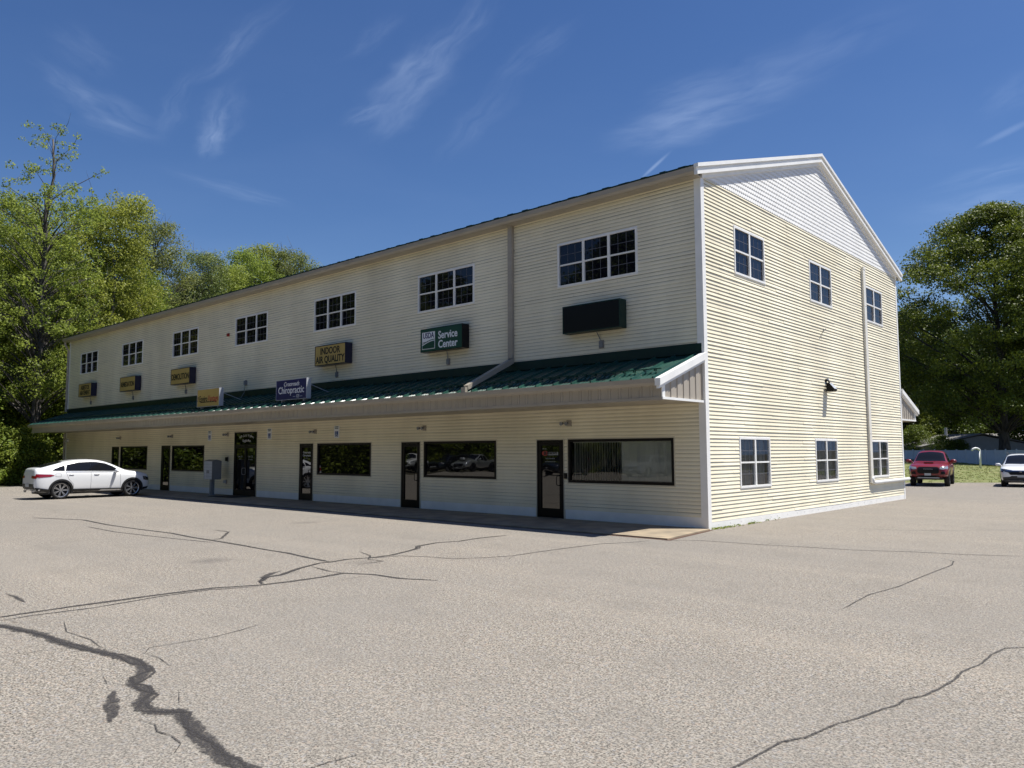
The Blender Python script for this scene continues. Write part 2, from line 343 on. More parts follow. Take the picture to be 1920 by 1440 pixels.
CR = [(0.1,[(-1.15,-15.32),(-0.92,-15.22),(-0.55,-15.16),(-0.23,-15.09),(0.15,-15.05),(0.52,-15.04),(0.89,-14.99),(1.25,-14.91),(1.51,-14.88),(1.85,-14.84),(2.11,-14.86),(2.31,-14.92),(2.44,-15.03),(2.61,-15.15),(2.78,-15.15),(3.01,-15.19),(3.18,-15.32),(3.37,-15.36),(3.52,-15.32),(3.62,-15.22),(3.92,-15.28),(4.18,-15.34),(4.48,-15.41),(4.72,-15.44),(4.89,-15.44),(5.06,-15.42),(5.28,-15.42),(5.8,-15.7)]),
(0.07,[(-1.45,-15.30),(-1.43,-15.09),(-1.45,-14.79),(-1.48,-14.33),(-1.47,-13.84),(-1.48,-13.13),(-1.42,-12.37),(-1.10,-11.78),(-1.05,-11.26),(-1.07,-10.77),(-1.12,-10.27),(-0.64,-10.04),(-0.00,-10.01),(0.58,-9.74)]),
(0.045,[(-1.21,-15.15),(-1.24,-14.77),(-1.18,-14.11),(-1.33,-13.19),(-1.31,-12.51),(-1.01,-11.83)]),
(0.07,[(-1.16,-11.74),(-1.44,-11.60),(-1.71,-11.33),(-1.74,-11.07),(-2.16,-10.40),(-2.42,-9.85),(-2.38,-9.65),(-2.45,-9.25),(-2.29,-8.82),(-2.29,-8.37),(-2.46,-7.83),(-2.69,-7.35),(-2.99,-7.02),(-3.15,-6.34),(-2.98,-5.85),(-3.07,-5.09),(-2.99,-4.27)]),
(0.09,[(-1.41,-11.57),(-1.74,-11.36),(-2.02,-11.05),(-2.12,-10.84)]),
(0.07,[(-17.43,-10.05),(-15.40,-9.31),(-13.24,-9.44),(-11.25,-9.40),(-9.62,-9.30),(-8.33,-9.38),(-7.27,-9.39),(-6.01,-9.43),(-4.87,-9.47),(-4.06,-9.48),(-3.17,-9.58),(-2.38,-9.65)]),
(0.055,[(-13.08,-10.01),(-11.02,-10.08),(-9.40,-9.91),(-8.08,-9.75),(-6.92,-9.57)]),
(0.045,[(-2.24,-8.92),(-2.08,-8.29),(-1.60,-8.03),(-1.01,-7.90),(-0.66,-7.40),(-0.45,-6.88),(-0.45,-6.10),(-0.37,-4.89),(-0.31,-4.22),(0.03,-3.60),(0.19,-3.00)]),
(0.045,[(0.37,-2.84),(0.97,-2.26),(1.69,-2.17),(2.51,-2.10),(3.22,-1.91),(4.13,-1.76),(5.10,-1.31),(5.97,-1.08),(6.86,-0.66)]),
(0.05,[(-2.16,-10.19),(-1.51,-10.31),(-1.12,-10.27)]),
(0.04,[(-3.15,-8.42),(-2.50,-8.66),(-2.15,-8.99),(-1.73,-8.95),(-1.74,-9.53)]),
(0.022,[(7.32,-13.57),(7.31,-13.36),(7.34,-12.98),(7.35,-12.75),(7.44,-12.56),(7.47,-12.38),(7.51,-12.12),(7.58,-11.90),(7.64,-11.61),(7.71,-11.38),(7.71,-11.21),(7.80,-10.98),(7.84,-10.72),(7.87,-10.33),(7.86,-10.01),(7.93,-9.59),(7.93,-9.14),(7.98,-8.78),(8.25,-8.45)]),
(0.022,[(6.06,-7.87),(6.01,-7.14),(5.98,-6.60),(6.04,-6.13),(6.09,-5.66),(6.09,-4.87),(6.10,-3.99),(6.13,-2.78),(6.03,-2.22),(5.77,-1.98)]),
(0.03,[(2.66,2.63),(3.91,3.08),(6.31,5.30)]),
(0.014,[(1.28,-13.09),(1.43,-13.51),(1.51,-13.86),(1.48,-14.20),(1.45,-14.52),(1.68,-14.67)]),
(0.012,[(-0.60,-14.65),(0.03,-14.83),(0.63,-14.79),(1.01,-14.84),(1.24,-14.85)]),
(0.012,[(1.63,-14.65),(1.95,-14.63),(2.31,-14.69)]),
(0.014,[(3.58,-15.50),(3.78,-15.47),(3.94,-15.52),(4.09,-15.49),(4.29,-15.51),(4.44,-15.63)]),
(0.012,[(3.13,-14.99),(3.44,-15.13)]),
(0.06,[(-3.18,-14.56),(-2.79,-14.54),(-2.25,-14.58)]),
(0.06,[(-9.56,-8.23),(-8.82,-8.20),(-7.54,-9.06),(-7.36,-9.41)]),
(0.01,[(2.10,-15.22),(2.44,-15.30),(2.62,-15.20)]),
(0.09,[(2.72,-15.35),(2.97,-15.46),(3.25,-15.56),(3.48,-15.67)])]
def strand(path, w, z, rnd, jit=.16):
    pts = [Vector(p) for p in path]; out = []
    for a, b in zip(pts, pts[1:]):
        n = max(1, int((b-a).length/.07)); pr = Vector((-(b-a).y, (b-a).x)).normalized()
        for i in range(n):
            k = i/n; out.append(a.lerp(b, k) + pr*rnd.uniform(-1, 1)*w*jit*(1 if i else .3))
    out.append(pts[-1]); vs = []; mid = []; fs = []; n = len(out)
    for i, p in enumerate(out):
        t = (out[min(i+1, n-1)]-out[max(i-1, 0)]); t = t.normalized() if t.length else Vector((1, 0)); pr = Vector((-t.y, t.x))
        e = min(1, .25+min(i, n-1-i)/6); h = w*e*rnd.uniform(.85, 1.15)
        for k in (-1, -.5, 0, .5, 1): vs.append((p.x+pr.x*k*h, p.y+pr.y*k*h, z)); mid.append(1-k*k)
        if i:
            b = 5*i
            fs += [(b-5+q, b-4+q, b+1+q, b+q) for q in range(4)]
    return vs, fs, mid
for ci, (w, path) in enumerate(CR):
    rnd = random.Random(ci); m = MB(); mids = []
    zz = .004 + .0002*ci
    st = [(path, w*(.95 if ci in (0, 4, 22) else .75), zz)]
    if w >= .05 and len(path) > 5:
        for s in (-1, 1):
            st.append(([(x+rnd.uniform(-.5, .5)*w+s*w*.35, y+rnd.uniform(-.7, .7)*w) for x, y in path], .013+w*.1, zz+.0012+.0003*s))
    if w > .03:
        for q in range(len(path)//5):
            i = rnd.randrange(len(path)-1); x, y = path[i]; an = rnd.uniform(0, 6.28); br = [(x, y)]
            for k in range(4): an += rnd.uniform(-.6, .6); x += math.cos(an)*.12; y += math.sin(an)*.2; br.append((x, y))
            st.append((br, .010, zz+.002))
    for p, ww, z in st:
        v, f, mm = strand(p, ww, z, rnd); m.add(v, f); mids += mm
    o = m.build('pavement_crack', MT['tar'] if w > .015 else MT['hair'])
    at = o.data.attributes.new('mid', 'FLOAT', 'POINT'); at.data.foreach_set('value', mids)
    tag(o, kind='structure')
# walk slab under the canopy
sl = MB(); sl.add([(-45.3, -2.55, .03), (.38, -2.60, .03), (.06, -.02, .03), (-45.3, -.02, .03)], [(0, 1, 2, 3)])
sl.add([(-45.3, -2.55, -.05), (.38, -2.60, -.05), (.38, -2.60, .03), (-45.3, -2.55, .03)], [(0, 1, 2, 3)])
sl.add([(.38, -2.60, -.05), (.06, -.02, -.05), (.06, -.02, .03), (.38, -2.60, .03)], [(0, 1, 2, 3)])
tag(sl.build('walkway', MT['concrete']), kind='structure')
jt = MB(); jt.quad((-45.3, -2.63, .0035), (.40, -2.70, .0035), (.40, -2.60, .0035), (-45.3, -2.55, .0035))
jt.quad((.40, -2.72, .003), (.50, -2.68, .003), (.16, -.02, .003), (.06, -.02, .003))
tag(jt.build('walkway_joint', MT['mulch']), kind='structure')

# ------------------------------------------------------------------ the building
XL, YB, WT = -45.4, 16.6, 9.13
COURSE = .1016
bld = empty('commercial_building', (0, 0, 0), 0, 'long two-storey cream vinyl sided commercial building with green metal canopy roof', 'building')
class Wall:
    """maps (u, out, z) on a wall to the world"""
    def __init__(s, o, ud, nd): s.o = Vector(o); s.u = Vector(ud); s.n = Vector(nd)
    def p(s, u, d, z): return tuple(s.o + s.u*u + s.n*d + Vector((0, 0, z)))
FR = Wall((0, 0, 0), (1, 0, 0), (0, -1, 0)); GA = Wall((0, 0, 0), (0, 1, 0), (1, 0, 0))
def siding(m, W, u0, u1, z0, z1, openings, rnd, seg=3.7, butt=.013, bend=0):
    if not hasattr(m, 'under'): m.under = []
    k = 0; z = z0
    while z < z1-1e-6:
        zt = min(z+COURSE, z1)
        brk = [u0]; u = u0 + rnd.uniform(.5, seg)
        while u < u1-.3: brk.append(u); u += seg*rnd.uniform(.85, 1.0)
        brk.append(u1)
        cuts = sorted({z, zt} | {q for o in openings for q in o[2:] if z < q < zt})
        for a, b in zip(brk, brk[1:]):
            bt = butt*rnd.uniform(.78, 1.25); dz = rnd.uniform(-.0035, .0035)
            for za, zb in zip(cuts, cuts[1:]):
                ivs = [(a, b)]
                for (ua, ub, oa, ob) in openings:
                    if oa < (za+zb)/2 < ob:
                        nv = []
                        for p, q in ivs:
                            if ub <= p or ua >= q: nv.append((p, q)); continue
                            if ua > p: nv.append((p, ua))
                            if ub < q: nv.append((ub, q))
                        ivs = nv
                def prof(h):
                    k = h/COURSE
                    if not bend: return bt*(1-k)+.001
                    return bt*(1-.08*k/bend)+.001 if k < bend else bt*.92*(1-(k-bend)/(1-bend))+.001
                fa = prof(za-z)
                hs = [za] + [h for h in ((z+bend*COURSE, z+COURSE-.008) if bend else ()) if za < h < zb] + [zb]
                for p, q in ivs:
                    for h0, h1 in zip(hs, hs[1:]):
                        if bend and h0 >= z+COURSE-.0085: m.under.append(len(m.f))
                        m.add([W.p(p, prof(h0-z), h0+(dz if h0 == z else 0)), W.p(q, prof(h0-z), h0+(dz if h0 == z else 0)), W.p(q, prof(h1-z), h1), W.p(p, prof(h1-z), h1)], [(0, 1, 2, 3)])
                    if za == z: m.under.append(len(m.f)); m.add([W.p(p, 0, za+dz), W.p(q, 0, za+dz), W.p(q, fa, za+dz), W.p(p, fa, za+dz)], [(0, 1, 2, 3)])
        z = zt
def lap_shade(o, m):  # gives lap undersides and the strips below the lips their painted shadow colour
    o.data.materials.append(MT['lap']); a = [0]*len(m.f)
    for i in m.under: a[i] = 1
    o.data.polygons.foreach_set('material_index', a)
# ---- openings (u0, u1, z0, z1)
WINX = [-1.96, -8.33, -14.79, -21.21, -27.69, -34.17, -40.61]; WW = 2.81; WZ0, WZ1 = 6.87, 8.20
FWIN = [(x-WW, x, WZ0, WZ1) for x in WINX]
STORE = [(-4.44, -.93, 1.08, 2.33), (-10.77, -7.33, 1.11, 2.33), (-17.20, -13.73, 1.08, 2.32), (-30.15, -26.72, 1.05, 2.31), (-36.65, -33.12, 1.06, 2.31)]
DOORS = [(-5.63, -4.62, .03, 2.32), (-11.97, -10.98, .03, 2.32), (-18.46, -17.50, .03, 2.32), (-23.82, -21.86, .03, 2.88), (-31.38, -30.36, .03, 2.32), (-37.88, -36.88, .03, 2.30)]
GW = 1.94; GY = [1.82, 7.19, 12.67]
GUP = [(y, y+GW, 6.88, 8.24) for y in GY]; GLO = [(y, y+GW, .975, 2.356) for y in GY]
rnd = random.Random(3)
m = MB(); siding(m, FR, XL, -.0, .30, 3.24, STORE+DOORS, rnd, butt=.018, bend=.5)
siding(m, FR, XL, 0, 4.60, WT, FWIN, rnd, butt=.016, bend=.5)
o = m.build('front_wall', MT['siding'], bld); lap_shade(o, m)
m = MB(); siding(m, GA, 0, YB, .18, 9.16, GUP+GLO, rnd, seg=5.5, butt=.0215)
o = m.build('gable_wall', MT['siding'], bld); lap_shade(o, m)
m = MB(); m.box(XL, XL+.1, .1, YB, 0, WT); m.box(XL, 0-.05, YB-.1, YB, 0, WT); m.box(XL, -.002, .02, .05, 3.2, 4.62)
m.build('back_wall', MT['siding'], bld)
# ---- corner and base trim
m = MB(); m.prism([(-.17, -.028, 0), (.028, -.028, 0), (.028, .15, 0), (.0, .15, 0), (.0, -.0, 0), (-.17, -.0, 0)], (0, 0, 9.13)); m.build('corner_trim', MT['white'], bld)
m = MB(); m.box(0, .028, YB-.13, YB+.022, 0, 9.16); m.build('corner_trim', MT['white'], bld)
m = MB(); m.box(XL-.022, XL+.15, -.028, .0, 0, WT); m.build('corner_trim', MT['white'], bld)
def spans(u0, u1, holes):
    out = []; a = u0
    for h in sorted(holes):
        if h[0] > a: out.append((a, h[0]))
        a = max(a, h[1])
    if a < u1: out.append((a, u1))
    return out
m = MB()
for a, b in spans(XL+.15, -.17, [(d[0]-.06, d[1]+.06) for d in DOORS]): m.box(a, b, -.018, 0, 0, .30)
m.box(0, .018, .15, YB-.13, -.02, .18)
rr = random.Random(5)
for i in range(26): y = .5+i*.62+rr.uniform(-.1, .1); m.box(.018, .024, y, y+.03, .09, .12)
m.build('base_trim', MT['white'], bld)

# ---- double hung windows
PR = random.Random(77)
def hung(W, u0, u1, z0, z1, n, glass, cols=3, rows=2, curtain=False, blindz=None):
    f = MB(); t = .07
    def bx(mm, a, b, d0, d1, za, zb):
        p = [W.p(a, d0, za), W.p(b, d0, za), W.p(b, d1, za), W.p(a, d1, za), W.p(a, d0, zb), W.p(b, d0, zb), W.p(b, d1, zb), W.p(a, d1, zb)]
        mm.add(p, [(0,1,2,3),(4,7,6,5),(0,4,5,1),(1,5,6,2),(2,6,7,3),(3,7,4,0)])
    bx(f, u0, u1, -.06, .035, z1-t*.8, z1); bx(f, u0, u1, -.06, .04, z0, z0+t*.8)
    bx(f, u0, u0+t*.75, -.06, .034, z0+t*.8, z1-t*.8); bx(f, u1-t*.75, u1, -.06, .034, z0+t*.8, z1-t*.8)
    bx(f, u0-.02, u1+.02, 0, .028, z0-.02, z0); bx(f, u0-.02, u1+.02, 0, .020, z1, z1+.02); bx(f, u0-.02, u0, 0, .018, z0, z1); bx(f, u1, u1+.02, 0, .018, z0, z1)
    w = (u1-u0-t*1.5)/n; g = MB(); mu = MB(); cu = MB()
    for i in range(n):
        a = u0+t*.75+w*i; b = a+w
        if i: bx(f, a-.04, a+.04, -.06, .03, z0+t*.8, z1-t*.8)
        a += .035; b -= .035; za, zb = z0+t*.8+.02, z1-t*.8-.02; zm = (za+zb)/2
        bx(f, a-.01, b+.01, -.03, .022, zm-.022, zm+.022)
        e = [PR.uniform(-.0045, 0) for _ in range(6)]
        g.quad(W.p(a-.01, e[0], zm), W.p(b+.01, e[1], zm), W.p(b+.01, e[2], zb+.02), W.p(a-.01, e[0]+e[2]-e[1], zb+.02))
        g.quad(W.p(a-.01, -.018+e[3], za-.02), W.p(b+.01, -.018+e[4], za-.02), W.p(b+.01, -.018+e[5], zm), W.p(a-.01, -.018+e[3]+e[5]-e[4], zm))
        for q, (s0, s1, d) in enumerate(((za, zm-.022, -.0165), (zm+.022, zb, .0015))):
            for c in range(1, cols): x = a+(b-a)*c/cols; mu.quad(W.p(x-.008, d, s0), W.p(x+.008, d, s0), W.p(x+.008, d, s1), W.p(x-.008, d, s1))
            for r_ in range(1, rows): z = s0+(s1-s0)*r_/rows; mu.quad(W.p(a, d+.0005, z-.008), W.p(b, d+.0005, z-.008), W.p(b, d+.0005, z+.008), W.p(a, d+.0005, z+.008))
        if curtain:
            k = 14; pr = [(a+(b-a)*j/k, -.12-.03*math.sin(j*1.9+i)) for j in range(k+1)]
            for (x0, d0), (x1, d1) in zip(pr, pr[1:]): cu.quad(W.p(x0, d0, za), W.p(x1, d1, za), W.p(x1, d1, zb), W.p(x0, d0, zb))
    o = f.build('window', MT['white'], bld)
    g.build('pane', glass, o); mu.build('muntin', MT['muntin'], o)
    if curtain:
        cu.build('curtain', MT['curtain'], o)
        bx(cu2 := MB(), u0, u1, -.5, -.49, z0, z1); cu2.build('room_backing', MT['inside'], o)
    return o
for a in FWIN: hung(FR, *a, 3, MT['glassup'])
for a in GUP: hung(GA, *a, 2, MT['glassup'])
for a in GLO: hung(GA, *a, 2, MT['clear'], curtain=True)
# ---- storefront windows
def frame_box(m, x0, x1, z0, z1, t, y0, y1):
    m.box(x0, x1, y0, y1, z1-t, z1); m.box(x0, x1, y0, y1, z0, z0+t); m.box(x0, x0+t, y0, y1, z0+t, z1-t); m.box(x1-t, x1, y0, y1, z0+t, z1-t)
for i, (x0, x1, z0, z1) in enumerate(STORE):
    f = MB(); frame_box(f, x0, x1, z0, z1, .075, -.030, .08)
    o = f.build('storefront_window', MT['dark'], bld)
    tr = MB(); frame_box(tr, x0-.035, x1+.035, z0-.035, z1+.035, .034, -.024, .01); tr.build('window_trim', MT['soffit'], o)
    p = MB(); p.quad((x0+.07, .015, z0+.07), (x1-.07, .015, z0+.07), (x1-.07, .015, z1-.07), (x0+.07, .015, z1-.07))
    p.build('pane', MT['clear'] if i == 0 else MT['glass'], o)
    if i == 0:
        b = MB(); x = x0+.14; q = random.Random(2); z_a, z_b = z0+.09, z1-.09
        while x < x1-.1:
            k = (x-x0)/(x1-x0)
            an = R(62) if k < .50 else R(12)
            if k < .5: an = R(95)
            if k < .06: an = R(85)
            an += q.uniform(-.07, .07) if k < .5 else q.uniform(-.1, .42); c = math.cos(an)*.045; s = math.sin(an)*.045
            b.quad((x-c, .14-s, z_a), (x+c, .14+s, z_a), (x+c, .14+s, z_b), (x-c, .14-s, z_b)); x += .088 if k < .5 else .084
        b.box(x0+.08, x1-.08, .11, .17, z1-.10, z1-.075)
        b.build('vertical_blind', MT['blind'], o)
        bk = MB(); bk.box(x0+.01, x1-.01, .6, .61, z0, z1); bk.box(x0, x0+.01, .08, .6, z0, z1); bk.box(x1-.01, x1, .08, .6, z0, z1); bk.box(x0, x1, .08, .6, z0-.01, z0); bk.box(x0, x1, .08, .6, z1, z1+.01)
        bk.build('room_backing', MT['inside'], o)
# ---- doors
for i, (x0, x1, z0, z1) in enumerate(DOORS):
    f = MB(); t = .055; f.box(x0, x1, -.03, .08, z1-t, z1); f.box(x0, x0+t, -.03, .08, z0, z1-t); f.box(x1-t, x1, -.03, .08, z0, z1-t)
    leaf = [(x0+t, x1-t)] if i != 3 else [(x0+t, (x0+x1)/2), ((x0+x1)/2, x1-t)]
    top = z1-t if i != 3 else 2.27
    if i == 3: f.box(x0+t, x1-t, -.028, .08, 2.27, 2.33)
    g = MB()
    for (a, b) in leaf:
        s = .10 if i != 3 else .085
        f.box(a+.006, a+s, -.020, .06, z0+.01, top); f.box(b-s, b-.006, -.020, .06, z0+.01, top)
        f.box(a+s, b-s, -.019, .06, top-.11, top-.005); f.box(a+s, b-s, -.019, .06, z0+.01, z0+.27)
        g.quad((a+s, .01, z0+.27), (b-s, .01, z0+.27), (b-s, .01, top-.11), (a+s, .01, top-.11))
    if i == 3: g.quad((x0+t, .01, 2.33), (x1-t, .01, 2.33), (x1-t, .01, z1-t), (x0+t, .01, z1-t))
    o = f.build('entrance_door', MT['dark'], bld)
    g.build('pane', MT['glass'], o)
    tr = MB()
    tr.box(x0-.04, x1+.04, -.024, .01, z1, z1+.035); tr.box(x0-.04, x0, -.024, .01, z0, z1); tr.box(x1, x1+.04, -.024, .01, z0, z1)
    tr.build('door_trim', MT['soffit'], o)
    h = MB()
    hx = [x1-.055-.05] if i != 3 else [(x0+x1)/2-.045, (x0+x1)/2+.045]
    for k, x in enumerate(hx):
        d = -1 if (i != 3 or k == 0) else 1
        h.tube([(x, -.02, .98), (x, -.075, .98), (x+d*.10, -.085, 1.0), (x+d*.11, -.085, 1.05), (x+d*.11, -.085, 1.2), (x+d*.10, -.085, 1.25), (x, -.075, 1.27), (x, -.02, 1.27)], .013, 8)
    h.build('handle', MT['grey'] if i == 3 else MT['dark'], o, smooth=True)
    if i == 0:
        cx = (x0+x1)/2-.02; y = .004
        d = MB(); d.prism([(cx+.13*math.cos(a)-.19, y, 1.925+.075*math.sin(a)) for a in [j*math.pi/8 for j in range(16)]], (0, -.002, 0)); d.build('lettering', MT['redlet'], o)
        d = MB(); d.box(cx-.12, cx+.31, y-.002, y, 1.87, 1.965); d.build('lettering', MT['glet'], o)
        text_mesh('lettering', "B", .15, MT['ink'], o, cx-.19, 1.925, y-.003, 1.1, .006, ext=.001)
        text_mesh('lettering', "ENSON'S", .095, MT['ink'], o, cx+.09, 1.925, y-.003, .95, .004, ext=.001)
        text_mesh('lettering', "1-877-416-4016", .055, MT['glet'], o, cx, 1.77, y, 1, .001, ext=.001)
        text_mesh('lettering', "www.bensonslumber.com", .04, MT['glet'], o, cx, 1.68, y, .95, .001, ext=.001)
        text_mesh('lettering', "We Sell", .05, MT['glet'], o, cx-.22, 2.06, y, 1, 0, ext=.001)
    if i == 2:
        cx = (x0+x1)/2
        text_mesh('lettering', "Crossroads", .115, MT['wlet'], o, cx, 1.96, .004, 1.0, .001, ext=.001)
        text_mesh('lettering', "Chiropractic", .115, MT['wlet'], o, cx, 1.84, .004, .98, .001, ext=.001)
        text_mesh('lettering', "— 125 —", .08, MT['glet'], o, cx, 1.72, .004, 1.1, .001, ext=.001)
    if i == 3:
        cx = (x0+x1)/2
        s = "629 Calef Highway"; n = len(s)
        for j, ch in enumerate(s):
            if ch == ' ': continue
            k = (j-(n-1)/2)/(n-1)*2
            text_mesh('lettering', ch, .15, MT['wlet'], o, cx+.05+k*.60, 2.645+.085*(1-k*k), .006, .80, .0, ext=.001, rot=-k*.25)
        text_mesh('lettering', "Knight's Plaza", .16, MT['wlet'], o, cx+.05, 2.49, .006, .82, .0, ext=.001)
        for k, (px, s1) in enumerate(((-.48, "Unit 101"), (.42, "Unit 125"))):
            text_mesh('lettering', s1, .13, MT['glet'], o, cx+px, 1.78, .004, .9, 0, ext=.001)
            text_mesh('lettering', "Offices" if k == 0 else "Chiropractic", .08, MT['glet'], o, cx+px, 1.66, .004, .9, 0, ext=.001)

# ---- canopy along the front: sloped ribbed roof, gutter, frieze, soffit, rake end
CZ0, CZ1, CY = 3.70, 4.47, -2.14
sl_ = (CZ1-CZ0)/(-CY)
def cz(y): return CZ0+(y-CY)*sl_
def canopy(parent, x0, x1, mirror=False):
    Y = (lambda y: y) if not mirror else (lambda y: YB-y)
    def pp(x, y, z): return (x, Y(y), z)
    m = MB()
    m.quad(pp(x0, CY, CZ0), pp(x1, CY, CZ0), pp(x1, 0, CZ1), pp(x0, 0, CZ1)); m.quad(pp(x0, CY, CZ0-.03), pp(x1, CY, CZ0-.03), pp(x1, 0, CZ1-.03), pp(x0, 0, CZ1-.03))
    m.quad(pp(x0, CY, CZ0-.03), pp(x1, CY, CZ0-.03), pp(x1, CY, CZ0), pp(x0, CY, CZ0))
    x = x1-.16
    while x > x0+.05:   # trapezoid ribs every 305 mm with a small rib between
        for dx, w, h in ((0, .030, .060), (-.305, .012, .008), (-.2, .010, .006), (-.41, .010, .006)):
            a, b, c, d = x+dx-w, x+dx-w*.5, x+dx+w*.5, x+dx+w
            for (p, hp), (q, hq) in (((a, 0), (b, h)), ((b, h), (c, h)), ((c, h), (d, 0))):
                m.quad(pp(p, CY-.01, CZ0-.003+hp), pp(q, CY-.01, CZ0-.003+hq), pp(q, -.001, CZ1+hq), pp(p, -.001, CZ1+hp))
            m.add([pp(a, CY-.01, CZ0-.003), pp(b, CY-.01, CZ0+h), pp(c, CY-.01, CZ0+h), pp(d, CY-.01, CZ0-.003)], [(0, 1, 2, 3)])
        x -= .61
    m.build('canopy_roof', MT['green'], parent)
    f = MB(); f.prism([pp(x0, -.001, 4.46), pp(x0, -.035, 4.50), pp(x0, -.03, 4.76), pp(x0, -.001, 4.78)], (x1-x0, 0, 0)); f.build('canopy_flashing', MT['green2'], parent)
    gm = MB(); a = x0-.05 if not mirror else x0; b = x1-.06 if not mirror else x1
    gm.prism([pp(a, CY+.03, 3.54), pp(a, CY-.05, 3.54), pp(a, CY-.09, 3.60), pp(a, CY-.10, 3.705), pp(a, CY-.085, 3.705), pp(a, CY-.075, 3.61), pp(a, CY-.03, 3.56), pp(a, CY+.03, 3.56)], (b-a, 0, 0))
    gm.build('canopy_gutter', MT['alu'], parent)
    fr = MB(); fy = -2.0; x = x1-.03
    fr.quad(pp(x0, fy, 3.27), pp(x1, fy, 3.27), pp(x1, fy, 3.56), pp(x0, fy, 3.56))
    while x > x0+.2:    # raised pans of the frieze
        for dx, w in ((0, .20), (-.232, .055)):
            p, q = x+dx-w, x+dx
            fr.quad(pp(p, fy-.014, 3.275), pp(q, fy-.014, 3.275), pp(q, fy-.014, 3.555), pp(p, fy-.014, 3.555))
            fr.quad(pp(p-.010, fy, 3.275), pp(p, fy-.014, 3.275), pp(p, fy-.014, 3.555), pp(p-.010, fy, 3.555)); fr.quad(pp(q, fy-.014, 3.275), pp(q+.010, fy, 3.275), pp(q+.010, fy, 3.555), pp(q, fy-.014, 3.555))
        x -= .305
    fr.build('canopy_frieze', MT['panel'], parent)
    so_ = MB(); so_.prism([pp(x0, fy-.03, 3.20), pp(x0, fy-.03, 3.275), pp(x0, fy+.02, 3.275), pp(x0, fy+.02, 3.245), pp(x0, -.001, 3.245), pp(x0, -.001, 3.225), pp(x0, fy+.08, 3.225), pp(x0, fy+.08, 3.20)], (x1-x0, 0, 0))
    so_.build('canopy_soffit', MT['alu'], parent)
    # rake end at the gable side
    X = x1
    e = MB(); y = fy+.10
    e.add([pp(X-.012, fy, 3.22), pp(X-.012, 0, 3.22), pp(X-.012, 0, cz(0)-.03), pp(X-.012, fy, cz(fy)-.03)], [(0, 1, 2, 3)])
    while y < -.05:
        w = .17; q = min(y+w, -.03)
        e.add([pp(X+.010, y, 3.27), pp(X+.010, q, 3.27), pp(X+.010, q, cz(q)-.05), pp(X+.010, y, cz(y)-.05)], [(0, 1, 2, 3)])
        e.add([pp(X-.012, y-.012, 3.27), pp(X+.010, y, 3.27), pp(X+.010, y, cz(y)-.05), pp(X-.012, y-.012, cz(y)-.05)], [(0, 1, 2, 3)])
        e.add([pp(X-.012, q+.012, 3.27), pp(X+.010, q, 3.27), pp(X+.010, q, cz(q)-.05), pp(X-.012, q+.012, cz(q)-.05)], [(0, 1, 2, 3)])
        y += .305 if not mirror else .305
    e.build('canopy_end_panel', MT['panel'], parent)
    w = MB()
    w.prism([pp(X+.012, fy-.032, 3.215), pp(X+.012, 0, 3.215), pp(X+.012, 0, 3.275), pp(X+.012, fy-.032, 3.275)], (.03, 0, 0))
    w.prism([pp(X+.0, fy-.034, 3.275), pp(X+.0, fy+.09, 3.275), pp(X, fy+.09, cz(fy)-.1), pp(X+.0, fy-.034, cz(fy)-.1)], (.03, 0, 0))
    ya, yb = CY-.13, -.0
    w.prism([pp(X-.03, ya, cz(ya)-.13), pp(X-.03, yb, cz(yb)-.13), pp(X-.03, yb, cz(yb)+.045), pp(X-.03, ya, cz(ya)+.045)], (.15, 0, 0))
    w.prism([pp(X+.0, ya+.02, cz(ya)-.20), pp(X+.0, yb, cz(yb)-.20), pp(X+.0, yb, cz(yb)-.131), pp(X+.0, ya+.02, cz(ya)-.131)], (.075, 0, 0))
    w.build('canopy_rake_trim', MT['white'], parent)
canopy(bld, XL, -.05)
canopy(bld, XL, -.02, mirror=True)
# ---- snow rails with clips
def rails(y_list, x0, x1, zf, name, clip):
    m = MB()
    for y in y_list: m.box(x0, x1, y-.02, y+.02, zf(y)+.075, zf(y)+.10)
    x = x1-.16
    while x > x0:
        for y in y_list: m.box(x-.025, x+.025, y-.05, y+.03, zf(y)+.03, zf(y)+.085)
        x -= clip
    m.build(name, MT['green'], bld)
rails([-1.52], XL+.2, -.35, cz, 'canopy_snow_rail', .305)
cg = MB(); x = -.35; k = 0
while x > XL+.2:       # small snow stoppers between rail and gutter
    cg.prism([(x, -1.78, cz(-1.78)+.004), (x+.05, -1.70, cz(-1.7)+.05), (x+.05, -1.66, cz(-1.66)+.004)], (.07, 0, 0)); x -= .305/2; k += 1
cg.build('canopy_snow_guards', MT['green'], bld)

# ---- main roof
RY, RZ = YB/2, 12.02; EY, EZ = -.33, 9.30; rs = (RZ-EZ)/(RY-EY)
def rz(y): return EZ+(y-EY)*rs if y <= RY else EZ+(2*RY-y-EY)*rs
m = MB()
for s in (0, 1):
    Y = (lambda y: y) if s == 0 else (lambda y: 2*RY-y)
    m.prism([(XL-.15, Y(EY), EZ), (XL-.15, Y(RY), RZ), (XL-.15, Y(RY), RZ-.05), (XL-.15, Y(EY), EZ-.05)], (0.12-XL+.15, 0, 0))
    x = -.05
    while x > XL-.1:
        m.prism([(x-.03, Y(EY-.02), EZ), (x-.015, Y(EY-.02), EZ+.045), (x+.015, Y(EY-.02), EZ+.045), (x+.03, Y(EY-.02), EZ)], (0, (RY-EY)*(1 if s == 0 else -1), RZ-EZ)); x -= .305
m.build('roof', MT['green'], bld)
m = MB(); q = random.Random(9); x = -.25
m.box(XL+.1, -.1, -.27, -.24, 9.40, 9.43); m.box(XL+.1, -.1, -.10, -.07, 9.465, 9.49)
